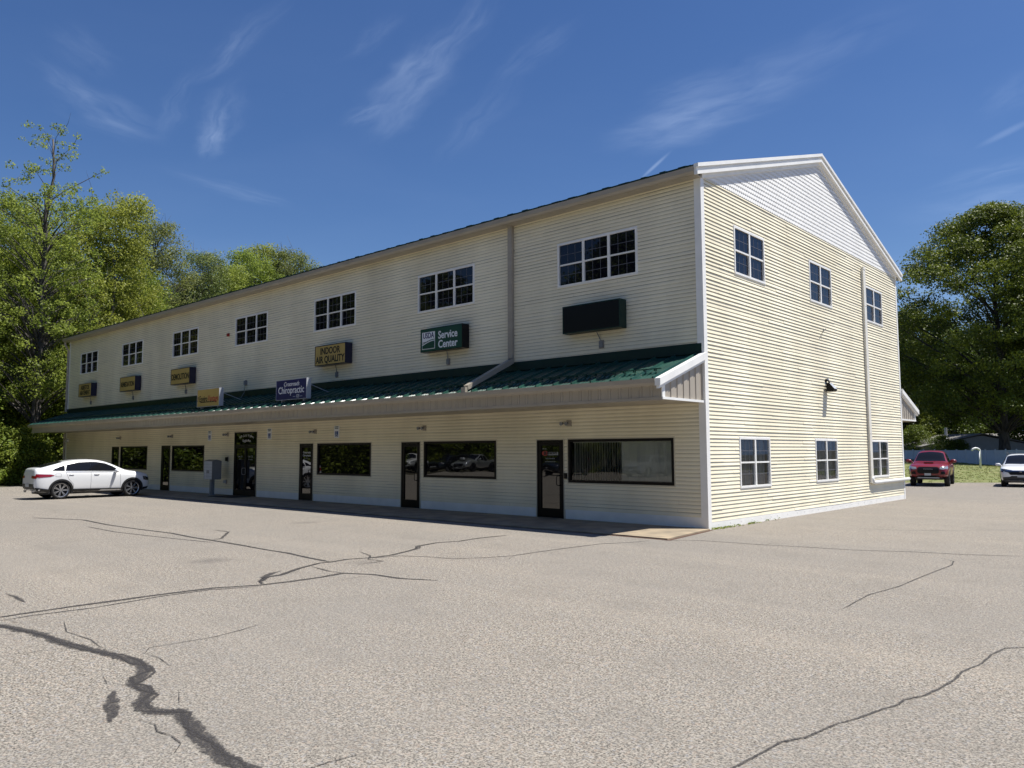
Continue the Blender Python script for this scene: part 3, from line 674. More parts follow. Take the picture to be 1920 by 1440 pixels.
while x > XL+.3:
    a = q.uniform(.16, .30); m.box(x-a, x, -.29, -.26, 9.35, 9.43+q.uniform(0, .02)); m.box(x-.04, x-.01, -.30, -.05, 9.32, 9.43); m.box(x-.05-a*.5, x-.05, -.12, -.05, 9.40, 9.50); x -= .61
m.build('roof_snow_rail', MT['green2'], bld)
m = MB()
for s in (0, 1):
    Y = (lambda y: y) if s == 0 else (lambda y: 2*RY-y)
    a, b = XL-.2, .06
    m.prism([(a, Y(EY+.02), 9.13), (a, Y(EY-.06), 9.13), (a, Y(EY-.10), 9.19), (a, Y(EY-.11), 9.315), (a, Y(EY-.095), 9.315), (a, Y(EY-.05), 9.17), (a, Y(EY+.02), 9.16)], (b-a, 0, 0))
    m.prism([(a, Y(EY+.02), 9.12), (a, Y(0.0), 9.12), (a, Y(0.0), 9.14), (a, Y(EY+.02), 9.14)], (b-a, 0, 0))
m.build('roof_gutter', MT['alu'], bld)
# ---- gable: white scallop shingles, belt, rake trim
m = MB(); m.prism([(-.02, 0, 9.15), (-.02, YB, 9.15), (-.02, RY, 9.15+RY*rs+.2)], (.022, 0, 0))
row = .135; k = 0; z = 9.18
while z < RZ-.1:
    half = .0635*2; y = (k % 2)*half/2
    while y < YB:
        top = min(rz(y), rz(y+half))-.14; z1 = z+row*1.25
        if z+.05 < top:
            zt = min(z1, top); r_ = half/2*.96; c = y+half/2; d0, d1 = .024, .006
            P = [(c-r_, z+r_*.9)] + [(c+r_*math.cos(a), z+r_*.9+r_*.95*math.sin(a)) for a in (R(200), R(225), R(255), R(285), R(315), R(340))] + [(c+r_, z+r_*.9), (c+r_, zt), (c-r_, zt)]
            if zt > z+r_*.9: m.add([(d0-(pz-z)/(row*1.25)*(d0-d1), py, pz) for py, pz in P], [tuple(range(len(P)))])
        y += half
    z += row; k += 1
m.build('gable_shingles', MT['shingle'], bld)
m = MB()
for s in (0, 1):
    Y = (lambda y: y) if s == 0 else (lambda y: 2*RY-y)
    e = EY-.10
    def rp(x, w, lo, hi, ya=e): m.prism([(x, Y(ya), rz(ya)+lo), (x, Y(RY), RZ+lo), (x, Y(RY), RZ+hi), (x, Y(ya), rz(ya)+hi)], (w, 0, 0))
    rp(.06, .13, .0, .10); rp(.05, .075, -.10, -.001, e+.02); rp(.06, .10, -.19, -.101, e+.02); rp(.0, .06, -.30, -.191, 0.02)
m.build('rake_trim', MT['white'], bld)
# ---- downspouts
m = MB(); m.box(-6.72, -6.55, -.13, -.02, 4.86, 9.14)
m.prism([(-6.72, -.13, 4.88), (-6.72, -.02, 4.88), (-6.72, -.02, 4.74), (-6.70, -2.05, cz(-2.05)+.06), (-6.70, -2.08, cz(-2.08)+.20), (-6.72, -.13, 4.86)], (.17, 0, 0))
m.box(-6.71, -6.54, -2.18, -2.08, 3.62, 3.86)
for z in (5.6, 8.3): m.box(-6.76, -6.51, -.034, -.018, z, z+.03)
m.build('downspout', MT['alu'], bld)
m = MB(); m.tube([(XL-.05, -.30, 9.14), (XL-.05, -.30, 8.95), (XL-.07, -.08, 8.55), (XL-.07, -.08, 4.6)], .07, 8); m.tube([(XL-.07, -.08, 3.2), (XL-.07, -.08, .1)], .07, 8); m.build('downspout', MT['alu'], bld)
m = MB(); m.box(.02, .10, 12.28, 12.53, .78, 8.84); m.box(.019, .11, 12.30, 12.54, 8.80, 8.90)
for z in (2.6, 5.1, 7.4): m.box(.018, .105, 12.31, 12.53, z, z+.02)
m.build('downspout', MT['spout'], bld)
m = MB(); m.tube([(.085, 12.41, 1.0), (.085, 12.43, .86), (.088, 12.52, .80), (.09, 12.7, .79), (.09, 16.95, .81)], .066, 12); m.build('drain_pipe', MT['pvc'], bld, smooth=True)

# ------------------------------------------------------------------ signs on the upper wall
def cabinet(x0, x1, z0, z1, y0, y1, side, face, label, edge=.03, name='box_sign', cat='sign', conduit=True):
    cx = (x0+x1)/2; t = empty(name, (cx, y1, z0), 0, label, cat, 'box signs fixed above the canopy')
    b = MB(); a, c = x0-cx, x1-cx; ya, yb = y0-y1, -.02; h = z1-z0
    b.box(a, c, ya+.012, yb, 0, h)
    for bx in ((a, c, ya, ya+.012, h-edge, h), (a, c, ya, ya+.012, 0, edge), (a, a+edge, ya, ya+.012, edge, h-edge), (c-edge, c, ya, ya+.012, edge, h-edge)): b.box(*bx)
    o = b.build('cabinet', side, t)
    fc = MB(); fc.quad((a+edge, ya+.008, edge), (c-edge, ya+.008, edge), (c-edge, ya+.008, h-edge), (a+edge, ya+.008, h-edge)); fc.build('face', face, t)
    return t, ya+.006, h
BY = -.36
def wall_sign(x0, x1, side, face, label, **k): return cabinet(x0, x1, 5.39, 6.19, BY, -.02, side, face, label, **k)
t, fy, h = wall_sign(-42.58, -40.54, MT['navy'], MT['gold'], 'gold box sign reading ASBESTOS ABATEMENT at the far left end of the wall')
text_mesh('lettering', 'ASBESTOS', .36, MT['ink'], t, 0, h*.68, fy, .82, .012); text_mesh('lettering', 'ABATEMENT', .36, MT['ink'], t, 0, h*.28, fy, .80, .012)
t, fy, h = wall_sign(-36.26, -34.21, MT['navy'], MT['gold'], 'gold box sign reading REMEDIATION under a triple window')
text_mesh('lettering', 'REMEDIATION', .36, MT['ink'], t, 0, h*.46, fy, .76, .012)
t, fy, h = wall_sign(-29.85, -27.79, MT['navy'], MT['gold'], 'gold box sign reading DEMOLITION under a triple window')
text_mesh('lettering', 'DEMOLITION', .42, MT['ink'], t, 0, h*.46, fy, .76, .012)
t, fy, h = wall_sign(-16.99, -14.95, MT['navy'], MT['gold'], 'gold box sign reading INDOOR AIR QUALITY on the upper wall')
text_mesh('lettering', 'INDOOR', .37, MT['ink'], t, 0, h*.69, fy, .88, .010); text_mesh('lettering', 'AIR QUALITY', .37, MT['ink'], t, 0, h*.27, fy, .86, .010)
t, fy, h = wall_sign(-10.60, -8.54, MT['black'], MT['signgreen'], 'dark green box sign reading USDA Service Center with a white emblem', edge=.015)
lg = MB(); lx0, lx1, lz0, lz1 = -.95, -.30, .09, .68; lg.box(lx0, lx1, fy-.004, fy, lz0, lz1); lg.build('emblem', MT['wlet'], t)
hl = MB()
def arc(u0, u1, z0, z1, n=10): return [(u0+(u1-u0)*i/n, z0+(z1-z0)*math.sin(i/n*math.pi/2)) for i in range(n+1)]
up_ = arc(lx0+.02, lx1-.02, .22, .36); hl.prism([(x, fy-.0045, z) for x, z in up_]+[(lx1-.02, fy-.0045, .11), (lx0+.02, fy-.0045, .11)], (0, -.003, 0))
u2 = arc(lx0+.02, lx1-.02, .26, .395); u3 = arc(lx0+.02, lx1-.02, .285, .42); hl.prism([(x, fy-.0045, z) for x, z in u2]+[(x, fy-.0045, z) for x, z in u3[::-1]], (0, -.003, 0))
hl.prism([(lx0+.02, fy-.0045, .335), (lx0+.16, fy-.0045, .35), (lx0+.28, fy-.0045, .335), (lx0+.28, fy-.0045, .325), (lx0+.16, fy-.0045, .335), (lx0+.02, fy-.0045, .32)], (0, -.003, 0))
hl.build('emblem_fields', MT['signgreen'], t)
text_mesh('lettering', 'USDA', .27, MT['signblue'], t, (lx0+lx1)/2, .55, fy-.006, .80, .004)
text_mesh('lettering', 'Service', .36, MT['wlet'], t, .33, h*.64, fy, .90, .008); text_mesh('lettering', 'Center', .36, MT['wlet'], t, .33, h*.25, fy, .90, .008)
t, fy, h = wall_sign(-4.34, -2.33, MT['green2'], MT['black'], 'blank black electronic sign in a green cabinet under the nearest triple window', edge=.03, name='message_board')
# junction boxes and conduits below the signs
def junction(x, label, z=5.02, cable=5.40, dx=0.0):
    t = empty('junction_box', (x, 0, z), 0, label, 'junction box', 'junction boxes below the wall signs')
    b = MB(); b.box(-.06, .06, -.07, -.012, -.09, .09); b.build('box', MT['grey'], t)
    p = MB(); p.box(-.09, .09, -.022, -.004, -.12, .12); p.build('mounting_block', MT['alu'], t)
    c = MB(); c.tube([(0, -.05, .09), (dx, -.06, (cable-z)*.6), (dx*2, -.10, cable-z)], .014, 6); c.build('conduit', MT['grey'], t)
junction(-41.4, 'grey junction box with conduit below the ASBESTOS ABATEMENT sign'); junction(-35.2, 'grey junction box with conduit below the REMEDIATION sign')
junction(-28.8, 'grey junction box with conduit below the DEMOLITION sign'); junction(-15.95, 'grey junction box with conduit below the INDOOR AIR QUALITY sign')
junction(-9.55, 'grey junction box with conduit below the green Service Center sign'); junction(-3.2, 'dark junction box with slanting cable below the blank black sign', dx=-.06)
t = empty('junction_box', (-22.94, 0, 5.12), 0, 'grey junction box on bare siding between the two canopy signs, wire hanging down', 'junction box', 'junction boxes below the wall signs')
b = MB(); b.box(-.07, .07, -.10, -.012, -.09, .09); b.build('box', MT['grey'], t)
p = MB(); p.box(-.1, .1, -.022, -.004, -.13, .13); p.build('mounting_block', MT['alu'], t)
c = MB(); c.tube([(0, -.08, -.08), (.01, -.10, -.45), (.06, -.30, -.72)], .012, 6); c.build('conduit', MT['grey'], t)
# ---- signs standing on the canopy
def canopy_sign(x0, x1, face, side, label):
    t, fy, h = cabinet(x0, x1, 3.97, 4.75, -1.78, -1.56, side, face, label, edge=.018)
    for sx in (-.75, .75):
        s = MB(); s.tube([(sx, .0, h*.78), (sx+.0, .95, cz(-.6)-3.97+.03)], .015, 6); s.build('strut', MT['lgrey'], t)
        s = MB(); s.box(sx-.03, sx+.03, -.15, .0, -.12, .0); s.build('foot', MT['lgrey'], t)
    return t, fy, h
t, fy, h = canopy_sign(-23.99, -21.98, MT['gold'], MT['lgrey'], 'gold box sign with a two colour business name standing on the canopy roof')
text_mesh('lettering', 'Enviro', .36, MT['ink'], t, -.80, h*.44, fy, .80, .008, align='LEFT'); text_mesh('lettering', 'Vantage', .36, MT['redlet'], t, .0, h*.44, fy, .80, .004, align='LEFT')
text_mesh('lettering', 'THE', .15, MT['ink'], t, -.90, h*.44, fy, .8, .003, rot=R(90)); text_mesh('lettering', 'ENVIRONMENTAL CONTRACTING SERVICES, INC.', .07, MT['ink'], t, .05, h*.26, fy, .92, .002)
t, fy, h = canopy_sign(-17.46, -15.36, MT['signblue'], MT['lgrey'], 'dark blue box sign reading Crossroads Chiropractic standing on the canopy roof')
text_mesh('lettering', 'Crossroads', .24, MT['wlet'], t, .02, h*.76, fy, .95, .001, shear=.25); text_mesh('lettering', 'Chiropractic', .38, MT['wlet'], t, .0, h*.46, fy, .92, .002)
text_mesh('lettering', '— 125 —', .17, MT['wlet'], t, .45, h*.15, fy, .9, 0, shear=.2)

# ------------------------------------------------------------------ small things on the walls
twin = ['above the door left of the window with vertical blinds', 'above the second door from the near corner', 'above the chiropractic door', 'left of the double entrance door', 'above the door behind the hood of the parked white car', 'above the farthest door']
for i, x in enumerate((-4.45, -10.80, -17.42, -24.50, -30.25, -36.79)):
    t = empty('emergency_light', (x, 0, 2.80), 0, 'twin-head emergency light ' + twin[i], 'emergency light', 'twin-head emergency lights under the canopy')
    b = MB(); b.box(-.02, .14, -.05, -.012, -.09, .09); b.build('plate', MT['panel'], t)
    for dx, dy in ((-.14, -.13), (.02, -.10)):
        hd = MB(); hd.tube([(dx*.4, -.05, 0), (dx, dy*.7, .0)], .012, 6); hd.tube([(dx, dy*.6, .0), (dx, dy-.04, -.012)], [.035, .058], 10); hd.build('lamp_head', MT['grey'], t, smooth=False)
for i, (x, w) in enumerate(((-15.90, 'right of the chiropractic door, above a storefront window'), (-20.83, 'right of the double entrance door'), (-26.2, 'above the grey mailbox'))):
    t = empty('accessible_parking_sign', (x, 0, 2.53), 0, 'blue and white wheelchair parking sign ' + w, 'sign', 'accessible parking signs on the front wall')
    b = MB(); b.box(-.165, .165, -.03, -.012, 0, .47); b.build('plate', MT['wlet'], t)
    b = MB(); b.box(-.10, .10, -.033, -.030, .05, .26); b.build('symbol_field', MT['accblue'], t)
    s = MB(); s.tube([(.06*math.cos(a)-.01, -.036, .11+.05*math.sin(a)) for a in [R(150+j*25) for j in range(10)]], .007, 5)
    s.tube([(-.02, -.036, .21), (-.015, -.036, .14), (.035, -.036, .135), (.055, -.036, .08), (.08, -.036, .085)], .009, 5); s.tube([(-.02, -.034, .235), (-.02, -.038, .235)], .018, 8); s.build('wheelchair_symbol', MT['wlet'], t)
    text_mesh('lettering', 'RESERVED', .055, MT['signgreen'], t, 0, .43, -.031, 1, .001); text_mesh('lettering', 'PARKING', .055, MT['signgreen'], t, 0, .37, -.031, 1, .001)
m = MB(); m.box(-.09, .09, -.07, -.012, -.07, .07); m.box(-.06, .06, -.09, -.07, -.04, .04); o = m.build('fire_alarm_strobe', MT['red']); o.location = (-24.66, 0, 7.49); tag(o, 'small red fire alarm strobe on the upper wall left of a triple window', 'fire alarm')
t = empty('outdoor_outlet', (-24.44, 0, 1.66), 0, 'small black keypad box on the wall between the mailbox and the double door', 'keypad')
b = MB(); b.box(-.09, .05, -.09, -.02, -.09, .09); b.build('cover', MT['black'], t); b = MB(); b.box(-.02, .13, -.025, -.004, -.12, .12); b.build('plate', MT['alu'], t)
t = empty('outdoor_outlet', (-24.52, 0, .62), 0, 'grey covered outlet low on the wall between the mailbox and the double door', 'outlet')
b = MB(); b.box(-.10, .03, -.11, -.02, -.07, .07); b.build('cover', MT['lgrey'], t); b = MB(); b.box(-.02, .12, -.025, -.004, -.10, .10); b.build('plate', MT['alu'], t)
m = MB(); m.box(-.05, .05, -.07, -.012, -.08, .08); m.box(-.035, .035, -.085, -.07, -.06, .06); o = m.build('keypad', MT['black']); o.location = (-4.525, 0, 1.27); tag(o, 'black keypad beside the door next to the window with blinds', 'keypad')
t = empty('mailbox', (-24.5, -.70, .03), 0, 'grey cluster mailbox on a pedestal in front of the wall', 'mailbox')
b = MB(); b.box(-.39, .39, -.21, .23, .72, 1.56); b.add([(-.41, -.24, 1.56), (.41, -.24, 1.56), (.41, .25, 1.56), (-.41, .25, 1.56), (-.36, 0, 1.62), (.36, 0, 1.62)], [(0, 1, 5, 4), (1, 2, 5), (2, 3, 4, 5), (3, 0, 4), (3, 2, 1, 0)]); b.build('cabinet', MT['grey'], t)
b = MB()
for r_ in range(6):
    for c in range(3):
        if c == 1 and r_ in (2,): continue
        x = -.375+c*.25; b.box(x+.006, x+.244, -.218, -.21, .735+r_*.136, .735+r_*.136+.126)
b.build('mail_doors', MT['lgrey'], t)
b = MB(); b.box(-.08, .08, -.08, .08, .02, .72); b.box(-.16, .16, -.16, .16, .0, .02); b.build('pedestal', MT['grey'], t)
m = MB(); m.box(-.95, .95, -.55, .45, 0, .014); o = m.build('doormat', MT['rubber']); o.location = (-22.8, -.72, .03); tag(o, 'black doormat in front of the double entrance door', 'doormat')
# floodlight and hook on the gable
t = empty('floodlight', (0, 8.3, 4.1), 0, 'bronze floodlight with photocell on the sunlit gable wall', 'floodlight')
b = MB(); b.tube([(.02, 0, .22), (.10, 0, .22), (.16, 0, .10)], .025, 8); b.cyl((.012, 0, .22), .06, (1, 0, 0), .03, 12); b.build('bracket', MT['dark'], t)
b = MB(); b.prism([(.08, -.15, .12), (.17, -.15, .14), (.34, -.15, -.08), (.30, -.15, -.16), (.08, -.15, -.16)], (0, .30, 0)); b.build('housing', MT['dark'], t)
b = MB(); b.quad((.345, -.13, -.075), (.345, .13, -.075), (.185, .13, .125), (.185, -.13, .125)); b.build('lens', MT['lgrey'], t)
b = MB(); b.tube([(.05, .10, .20), (.05, .10, .30)], .045, 10); b.build('photocell', MT['pvc'], t)
m = MB(); m.tube([(.012, 0, -.12), (.06, 0, -.06), (.14, .08, .06)], .012, 6); m.tube([(.06, 0, -.05), (.14, -.10, .05)], .012, 6); o = m.build('wall_hook', MT['grey']); o.location = (0, 8.08, 5.99); tag(o, 'small forked metal hook high on the gable wall', 'hook')
m = MB(); m.box(-.12, .12, -.10, -.012, -.10, .14); m.tube([(0, -.10, .0), (0, -.2, -.06)], [.04, .09], 10); o = m.build('wall_lamp', MT['pvc']); o.location = (-45.05, 0, 2.75); tag(o, 'white wall lamp under the canopy at the far left corner', 'wall lamp')

# ------------------------------------------------------------------ trees
def leaf_mat(name, c0, c1, trans=.35, c2=None):
    m, nt, N, L, B = newmat(name)
    a = N.new('ShaderNodeAttribute'); a.attribute_name = 'tone'
    x = N.new('ShaderNodeMix'); x.data_type = 'RGBA'; L.new(a.outputs['Fac'], x.inputs[0]); x.inputs[6].default_value = (*c0, 1); x.inputs[7].default_value = (*c1, 1)
    oi = N.new('ShaderNodeObjectInfo'); hs = N.new('ShaderNodeHueSaturation'); mr = N.new('ShaderNodeMapRange'); mr.inputs[3].default_value = .487; mr.inputs[4].default_value = .513
    L.new(oi.outputs['Random'], mr.inputs[0]); L.new(mr.outputs[0], hs.inputs['Hue']); L.new(x.outputs[2], hs.inputs['Color'])
    L.new(hs.outputs[0], B.inputs['Base Color']); B.inputs['Roughness'].default_value = .5; B.inputs['Specular IOR Level'].default_value = .35
    t = N.new('ShaderNodeBsdfTranslucent'); L.new(hs.outputs[0], t.inputs[0]); mx = N.new('ShaderNodeMixShader'); mx.inputs[0].default_value = trans
    L.new(B.outputs[0], mx.inputs[1]); L.new(t.outputs[0], mx.inputs[2]); L.new(mx.outputs[0], N['Material Output'].inputs[0]); return m
def bark_mat(name, c0, c1):
    m, nt, N, L, B = newmat(name); tc = N.new('ShaderNodeTexCoord'); mp = N.new('ShaderNodeMapping'); mp.inputs['Scale'].default_value = (6, 6, 1.2); L.new(tc.outputs['Object'], mp.inputs[0])
    n = N.new('ShaderNodeTexNoise'); n.inputs['Scale'].default_value = 1.2; n.inputs['Detail'].default_value = 6; L.new(mp.outputs[0], n.inputs['Vector'])
    r = N.new('ShaderNodeMapRange'); r.inputs[1].default_value = .38; r.inputs[2].default_value = .62; L.new(n.outputs[0], r.inputs[0])
    x = N.new('ShaderNodeMix'); x.data_type = 'RGBA'; L.new(r.outputs[0], x.inputs[0]); x.inputs[6].default_value = (*c0, 1); x.inputs[7].default_value = (*c1, 1); L.new(x.outputs[2], B.inputs['Base Color'])
    b = N.new('ShaderNodeBump'); b.inputs['Strength'].default_value = .8; b.inputs['Distance'].default_value = .06; L.new(n.outputs[0], b.inputs['Height']); L.new(b.outputs[0], B.inputs['Normal']); B.inputs['Roughness'].default_value = .9
    return m
MT['leafY'] = leaf_mat('spring yellow green leaves', (.13, .17, .024), (.38, .43, .080), .55)
MT['leafM'] = leaf_mat('mid green leaves', (.10, .145, .016), (.29, .35, .046), .50)
MT['leafG'] = leaf_mat('grey green thin leaves', (.11, .14, .035), (.28, .31, .09), .45)
MT['leafD'] = leaf_mat('dense maple leaves', (.045, .072, .008), (.165, .215, .024), .34)
MT['needle'] = leaf_mat('conifer needles', (.018, .035, .012), (.045, .075, .022), .1)
MT['bark'] = bark_mat('grey bark', (.05, .042, .036), (.17, .15, .135))
MT['barkT'] = bark_mat('dark grey bark', (.03, .026, .023), (.11, .098, .088))
MT['barkD'] = bark_mat('dark bark', (.02, .017, .015), (.065, .055, .05))
MT['birch'] = bark_mat('pale birch bark', (.20, .19, .17), (.48, .46, .42))

def leaves_mesh(name, cen, rad, cnt, size, rng, mat, flat=.7, up=.5, shell=.5):
    """cen Nx3 clump centres, rad N radii, cnt leaves per clump -> one mesh of rhombic leaves"""
    idx = np.repeat(np.arange(len(cen)), cnt); n = len(idx)
    d = rng.normal(size=(n, 3)); d /= np.linalg.norm(d, axis=1)[:, None]+1e-9
    rr_ = (shell+(1-shell)*rng.random(n))[:, None]*rad[idx][:, None]
    d2 = d.copy(); d2[:, 2] *= flat
    P = cen[idx] + d2*rr_*(.75+.5*rng.random((n, 1)))
    nrm = d*.55 + rng.normal(size=(n, 3))*.6; nrm[:, 2] += up; nrm /= np.linalg.norm(nrm, axis=1)[:, None]
    a = rng.normal(size=(n, 3)); u = np.cross(nrm, a); u /= np.linalg.norm(u, axis=1)[:, None]+1e-9; v = np.cross(nrm, u)
    s = size*(.6+.8*rng.random((n, 1)))
    V = np.stack([P-u*s*.5, P-v*s*.34+nrm*s*.08, P+u*s*.5, P+v*s*.34+nrm*s*.08], 1).reshape(-1, 3)
    me = bpy.data.meshes.new(name); me.vertices.add(4*n); me.vertices.foreach_set('co', V.ravel().astype(np.float32))
    me.loops.add(4*n); me.loops.foreach_set('vertex_index', np.arange(4*n, dtype=np.int32)); me.polygons.add(n)
    me.polygons.foreach_set('loop_start', np.arange(0, 4*n, 4, dtype=np.int32)); me.update(calc_edges=True)
    tone = np.clip(rng.normal(.5, .22, n)+ (rng.normal(0, .22, len(cen)))[idx], 0, 1)
    at = me.attributes.new('tone', 'FLOAT', 'POINT'); at.data.foreach_set('value', np.repeat(tone, 4).astype(np.float32))
    me.materials.append(mat); return me
def make_tree(name, h, base, rad, nclump, per, leaf, mat, bark, seed, tr=.22, crad=1.0, lean=(0, 0), top=.55, profile='oval', topsparse=0, twigs=0, trunk_top=.9, flat=.7, clear=0, shell=.5):
    """one tree at the origin: crown (leaf clumps) and trunk (with its limbs)"""
    rng = np.random.default_rng(seed); rd = random.Random(seed)
    tp = []; n = 9
    for i in range(n+1):
        k = i/n; tp.append(Vector((lean[0]*k**1.5*h + rd.uniform(-.12, .12)*k*2, lean[1]*k**1.5*h + rd.uniform(-.12, .12)*k*2, h*trunk_top*k)))
    tb = MB(); tb.tube(tp, [tr*(1.35 if i == 0 else 1)*(1-.86*(i/n)) for i in range(n+1)], 9)
    def tpt(z):
        k = max(0, min(.999, z/(h*trunk_top)))*n; i = int(k); return tp[i].lerp(tp[i+1], k-i)
    cen = []; rads = []
    lobes = [(rd.uniform(0, 6.28), rd.uniform(.15, .9), rd.uniform(.72, 1.2)) for _ in range(7)]
    tries = 0
    while len(cen) < nclump and tries < nclump*30:
        tries += 1
        k = rd.random(); z = base+(h-base)*k; an = rd.uniform(0, 6.28)
        if profile == 'oval': pr = math.sin(math.pi*(k**top*.90+.06))**.5
        elif profile == 'cone': pr = (1-k)**.9*.98+.04
        elif profile == 'dome': pr = math.sqrt(max(0, 1-max(0, (k-.35)/.65)**2))*(.72+.28*min(1, k/.3))
        else: pr = 1
        lb = 1
        for la, lk, lm in lobes:
            w = math.exp(-((math.cos(an-la)-1)**2*3+((k-lk)*4)**2)); lb += (lm-1)*w*1.4
        if topsparse and k > 1-topsparse and rd.random() < .68: continue
        r = rad*pr*lb*(rd.random()**.42)
        c = tpt(z); cen.append((c.x+r*math.cos(an), c.y+r*math.sin(an), z)); rads.append(crad*rd.uniform(.6, 1.25)*(1-.45*k if topsparse or profile == 'cone' else 1))
    cen = np.array(cen); rads = np.array(rads)
    step = max(1, len(cen)//(70+twigs))
    for i in range(0, len(cen), step):
        e = Vector(cen[i]); dr = math.hypot(e.x-tpt(e.z).x, e.y-tpt(e.z).y)
        s = tpt(max(base*.6+.3, e.z-dr*rd.uniform(.5, 1.0)-.4)); mid = s.lerp(e, .5)+Vector((rd.uniform(-.25, .25), rd.uniform(-.25, .25), dr*.10))
        r0 = max(.018, min(tr*.42, .02+.018*dr)*(1-.5*s.z/h)); tb.tube([s, s.lerp(mid, .5)+Vector((0, 0, dr*.04)), mid, mid.lerp(e, .6), e], [r0, r0*.8, r0*.6, r0*.4, .008], 5, cap=False)
    for i in range(twigs):
        e = Vector(cen[rd.randrange(len(cen))]); q = e+Vector((rd.uniform(-.8, .8), rd.uniform(-.8, .8), rd.uniform(.4, 2.0))); tb.tube([e, e.lerp(q, .5)+Vector((.08, .05, 0)), q], [.022, .014, .005], 4, cap=False)
    root = empty(name)
    tm = tb.build('trunk', bark, root, smooth=True)
    me = leaves_mesh('crown', cen, rads, np.maximum(4, (per*(rads/crad)**2).astype(int)), leaf, rng, mat, flat=flat, shell=shell)
    o = bpy.data.objects.new('crown', me); COL.objects.link(o); o.parent = root
    return root
used = set()
def plant(root, px, d, s=1.0, rot=None, label=None, group=None, cat='tree', sz=1.0, xy=None, z=0):
    o = root if root not in used else copy_tree(root); used.add(root)
    x, y = xy if xy else gp(px, d)
    o.location = (x, y, z); o.scale = (s, s, s*sz); o.rotation_euler = (0, 0, rot if rot is not None else (px*.7 % 6.28))
    return tag(o, label, cat, group)
# prototypes
T_tall = make_tree('tall_tree', 24.2, 5.5, 4.6, 520, 95, .145, MT['leafY'], MT['barkT'], 11, tr=.34, crad=.62, lean=(.012, .0), top=.62, topsparse=.22, twigs=70, trunk_top=.97)
T_a = make_tree('leafy_tree', 22, 2.5, 5.2, 520, 105, .155, MT['leafY'], MT['bark'], 21, tr=.24, crad=.78, twigs=10)
T_b = make_tree('leafy_tree', 20, 1.5, 4.8, 500, 105, .155, MT['leafM'], MT['barkD'], 22, tr=.22, crad=.8, top=.75, twigs=6)
T_c = make_tree('thin_tree', 22, 4, 4.8, 560, 100, .145, MT['leafG'], MT['bark'], 23, tr=.22, crad=.85, twigs=120)
T_fir = make_tree('conifer', 20, 2, 3.2, 420, 90, .16, MT['needle'], MT['barkD'], 24, tr=.22, crad=.55, profile='cone', flat=.45, trunk_top=.99)
T_birch = make_tree('birch_tree', 15, 6.5, 2.4, 120, 45, .16, MT['leafY'], MT['birch'], 25, tr=.12, crad=.6, lean=(.05, .02), twigs=40)
T_bush = make_tree('bush', 3.6, .1, 2.3, 110, 95, .16, MT['leafY'], MT['barkD'], 26, tr=.05, crad=.62, profile='dome', trunk_top=.7)
T_bushd = make_tree('bush', 5.0, .2, 2.6, 150, 90, .17, MT['leafM'], MT['barkD'], 27, tr=.06, crad=.7, profile='dome', trunk_top=.7)
T_bushe = make_tree('bush', 5.0, .2, 2.6, 150, 90, .17, MT['leafD'], MT['barkD'], 28, tr=.06, crad=.7, profile='dome', trunk_top=.7)
T_maple = make_tree('maple_tree', 30, 5.5, 11.5, 860, 190, .25, MT['leafD'], MT['barkD'], 31, tr=.62, crad=1.5, profile='dome', twigs=10, trunk_top=.8, flat=.55, shell=.55)
T_dark = make_tree('broad_tree', 22, 2.0, 6.0, 560, 70, .27, MT['leafD'], MT['barkD'], 32, tr=.28, crad=1.1, profile='dome')

GL = 'trees of the wood left of the building'
plant(T_tall, 63, 52, 1.0, .3, 'tallest tree at the left edge with dark trunk and sparse twiggy top', GL)
plant(T_a, 200, 60, 1.0, 1.0, 'tree with rounded bright crown nearest the left end of the roof', GL, sz=1.0)
plant(T_a, 8, 58, .98, 2.6, 'yellow green tree at the very left edge of the photo', GL)
plant(T_b, 150, 64, 1.14, .5, 'dense mid green tree between the tallest tree and the rounded one', GL)
plant(T_c, 275, 72, 1.06, 2.0, 'grey green thinly leaved tree rising behind the far roof end', GL)
plant(T_b, 232, 66, .90, 3.0, 'lower dense tree at the roof corner below the thin tree', GL)
plant(T_fir, 336, 76, .95, .7, 'dark conifer tip left of the sky gap above the roof', GL)
plant(T_c, 372, 84, 1.08, 4.0, 'light thin tree right of the sky gap above the roof', GL)
plant(T_fir, 430, 92, 1.14, 1.9, 'dark conifer tip among pale trees above the middle of the roof', GL)
plant(T_a, 470, 94, 1.20, 3.4, 'bright tree above the roof right of the conifer tip', GL)
plant(T_fir, 512, 98, 1.32, 2.9, 'small conifer tip rightmost above the roof', GL)
plant(T_c, 540, 98, 1.25, 5.2, 'last bright tree before the roof line hides the wood', GL)
plant(T_c, 345, 84, .92, 5.5, 'thin low tree filling in beside the conifer', GL)
plant(T_a, 405, 88, 1.06, 1.2, 'green tree just showing over the roof below the conifer tip', GL)
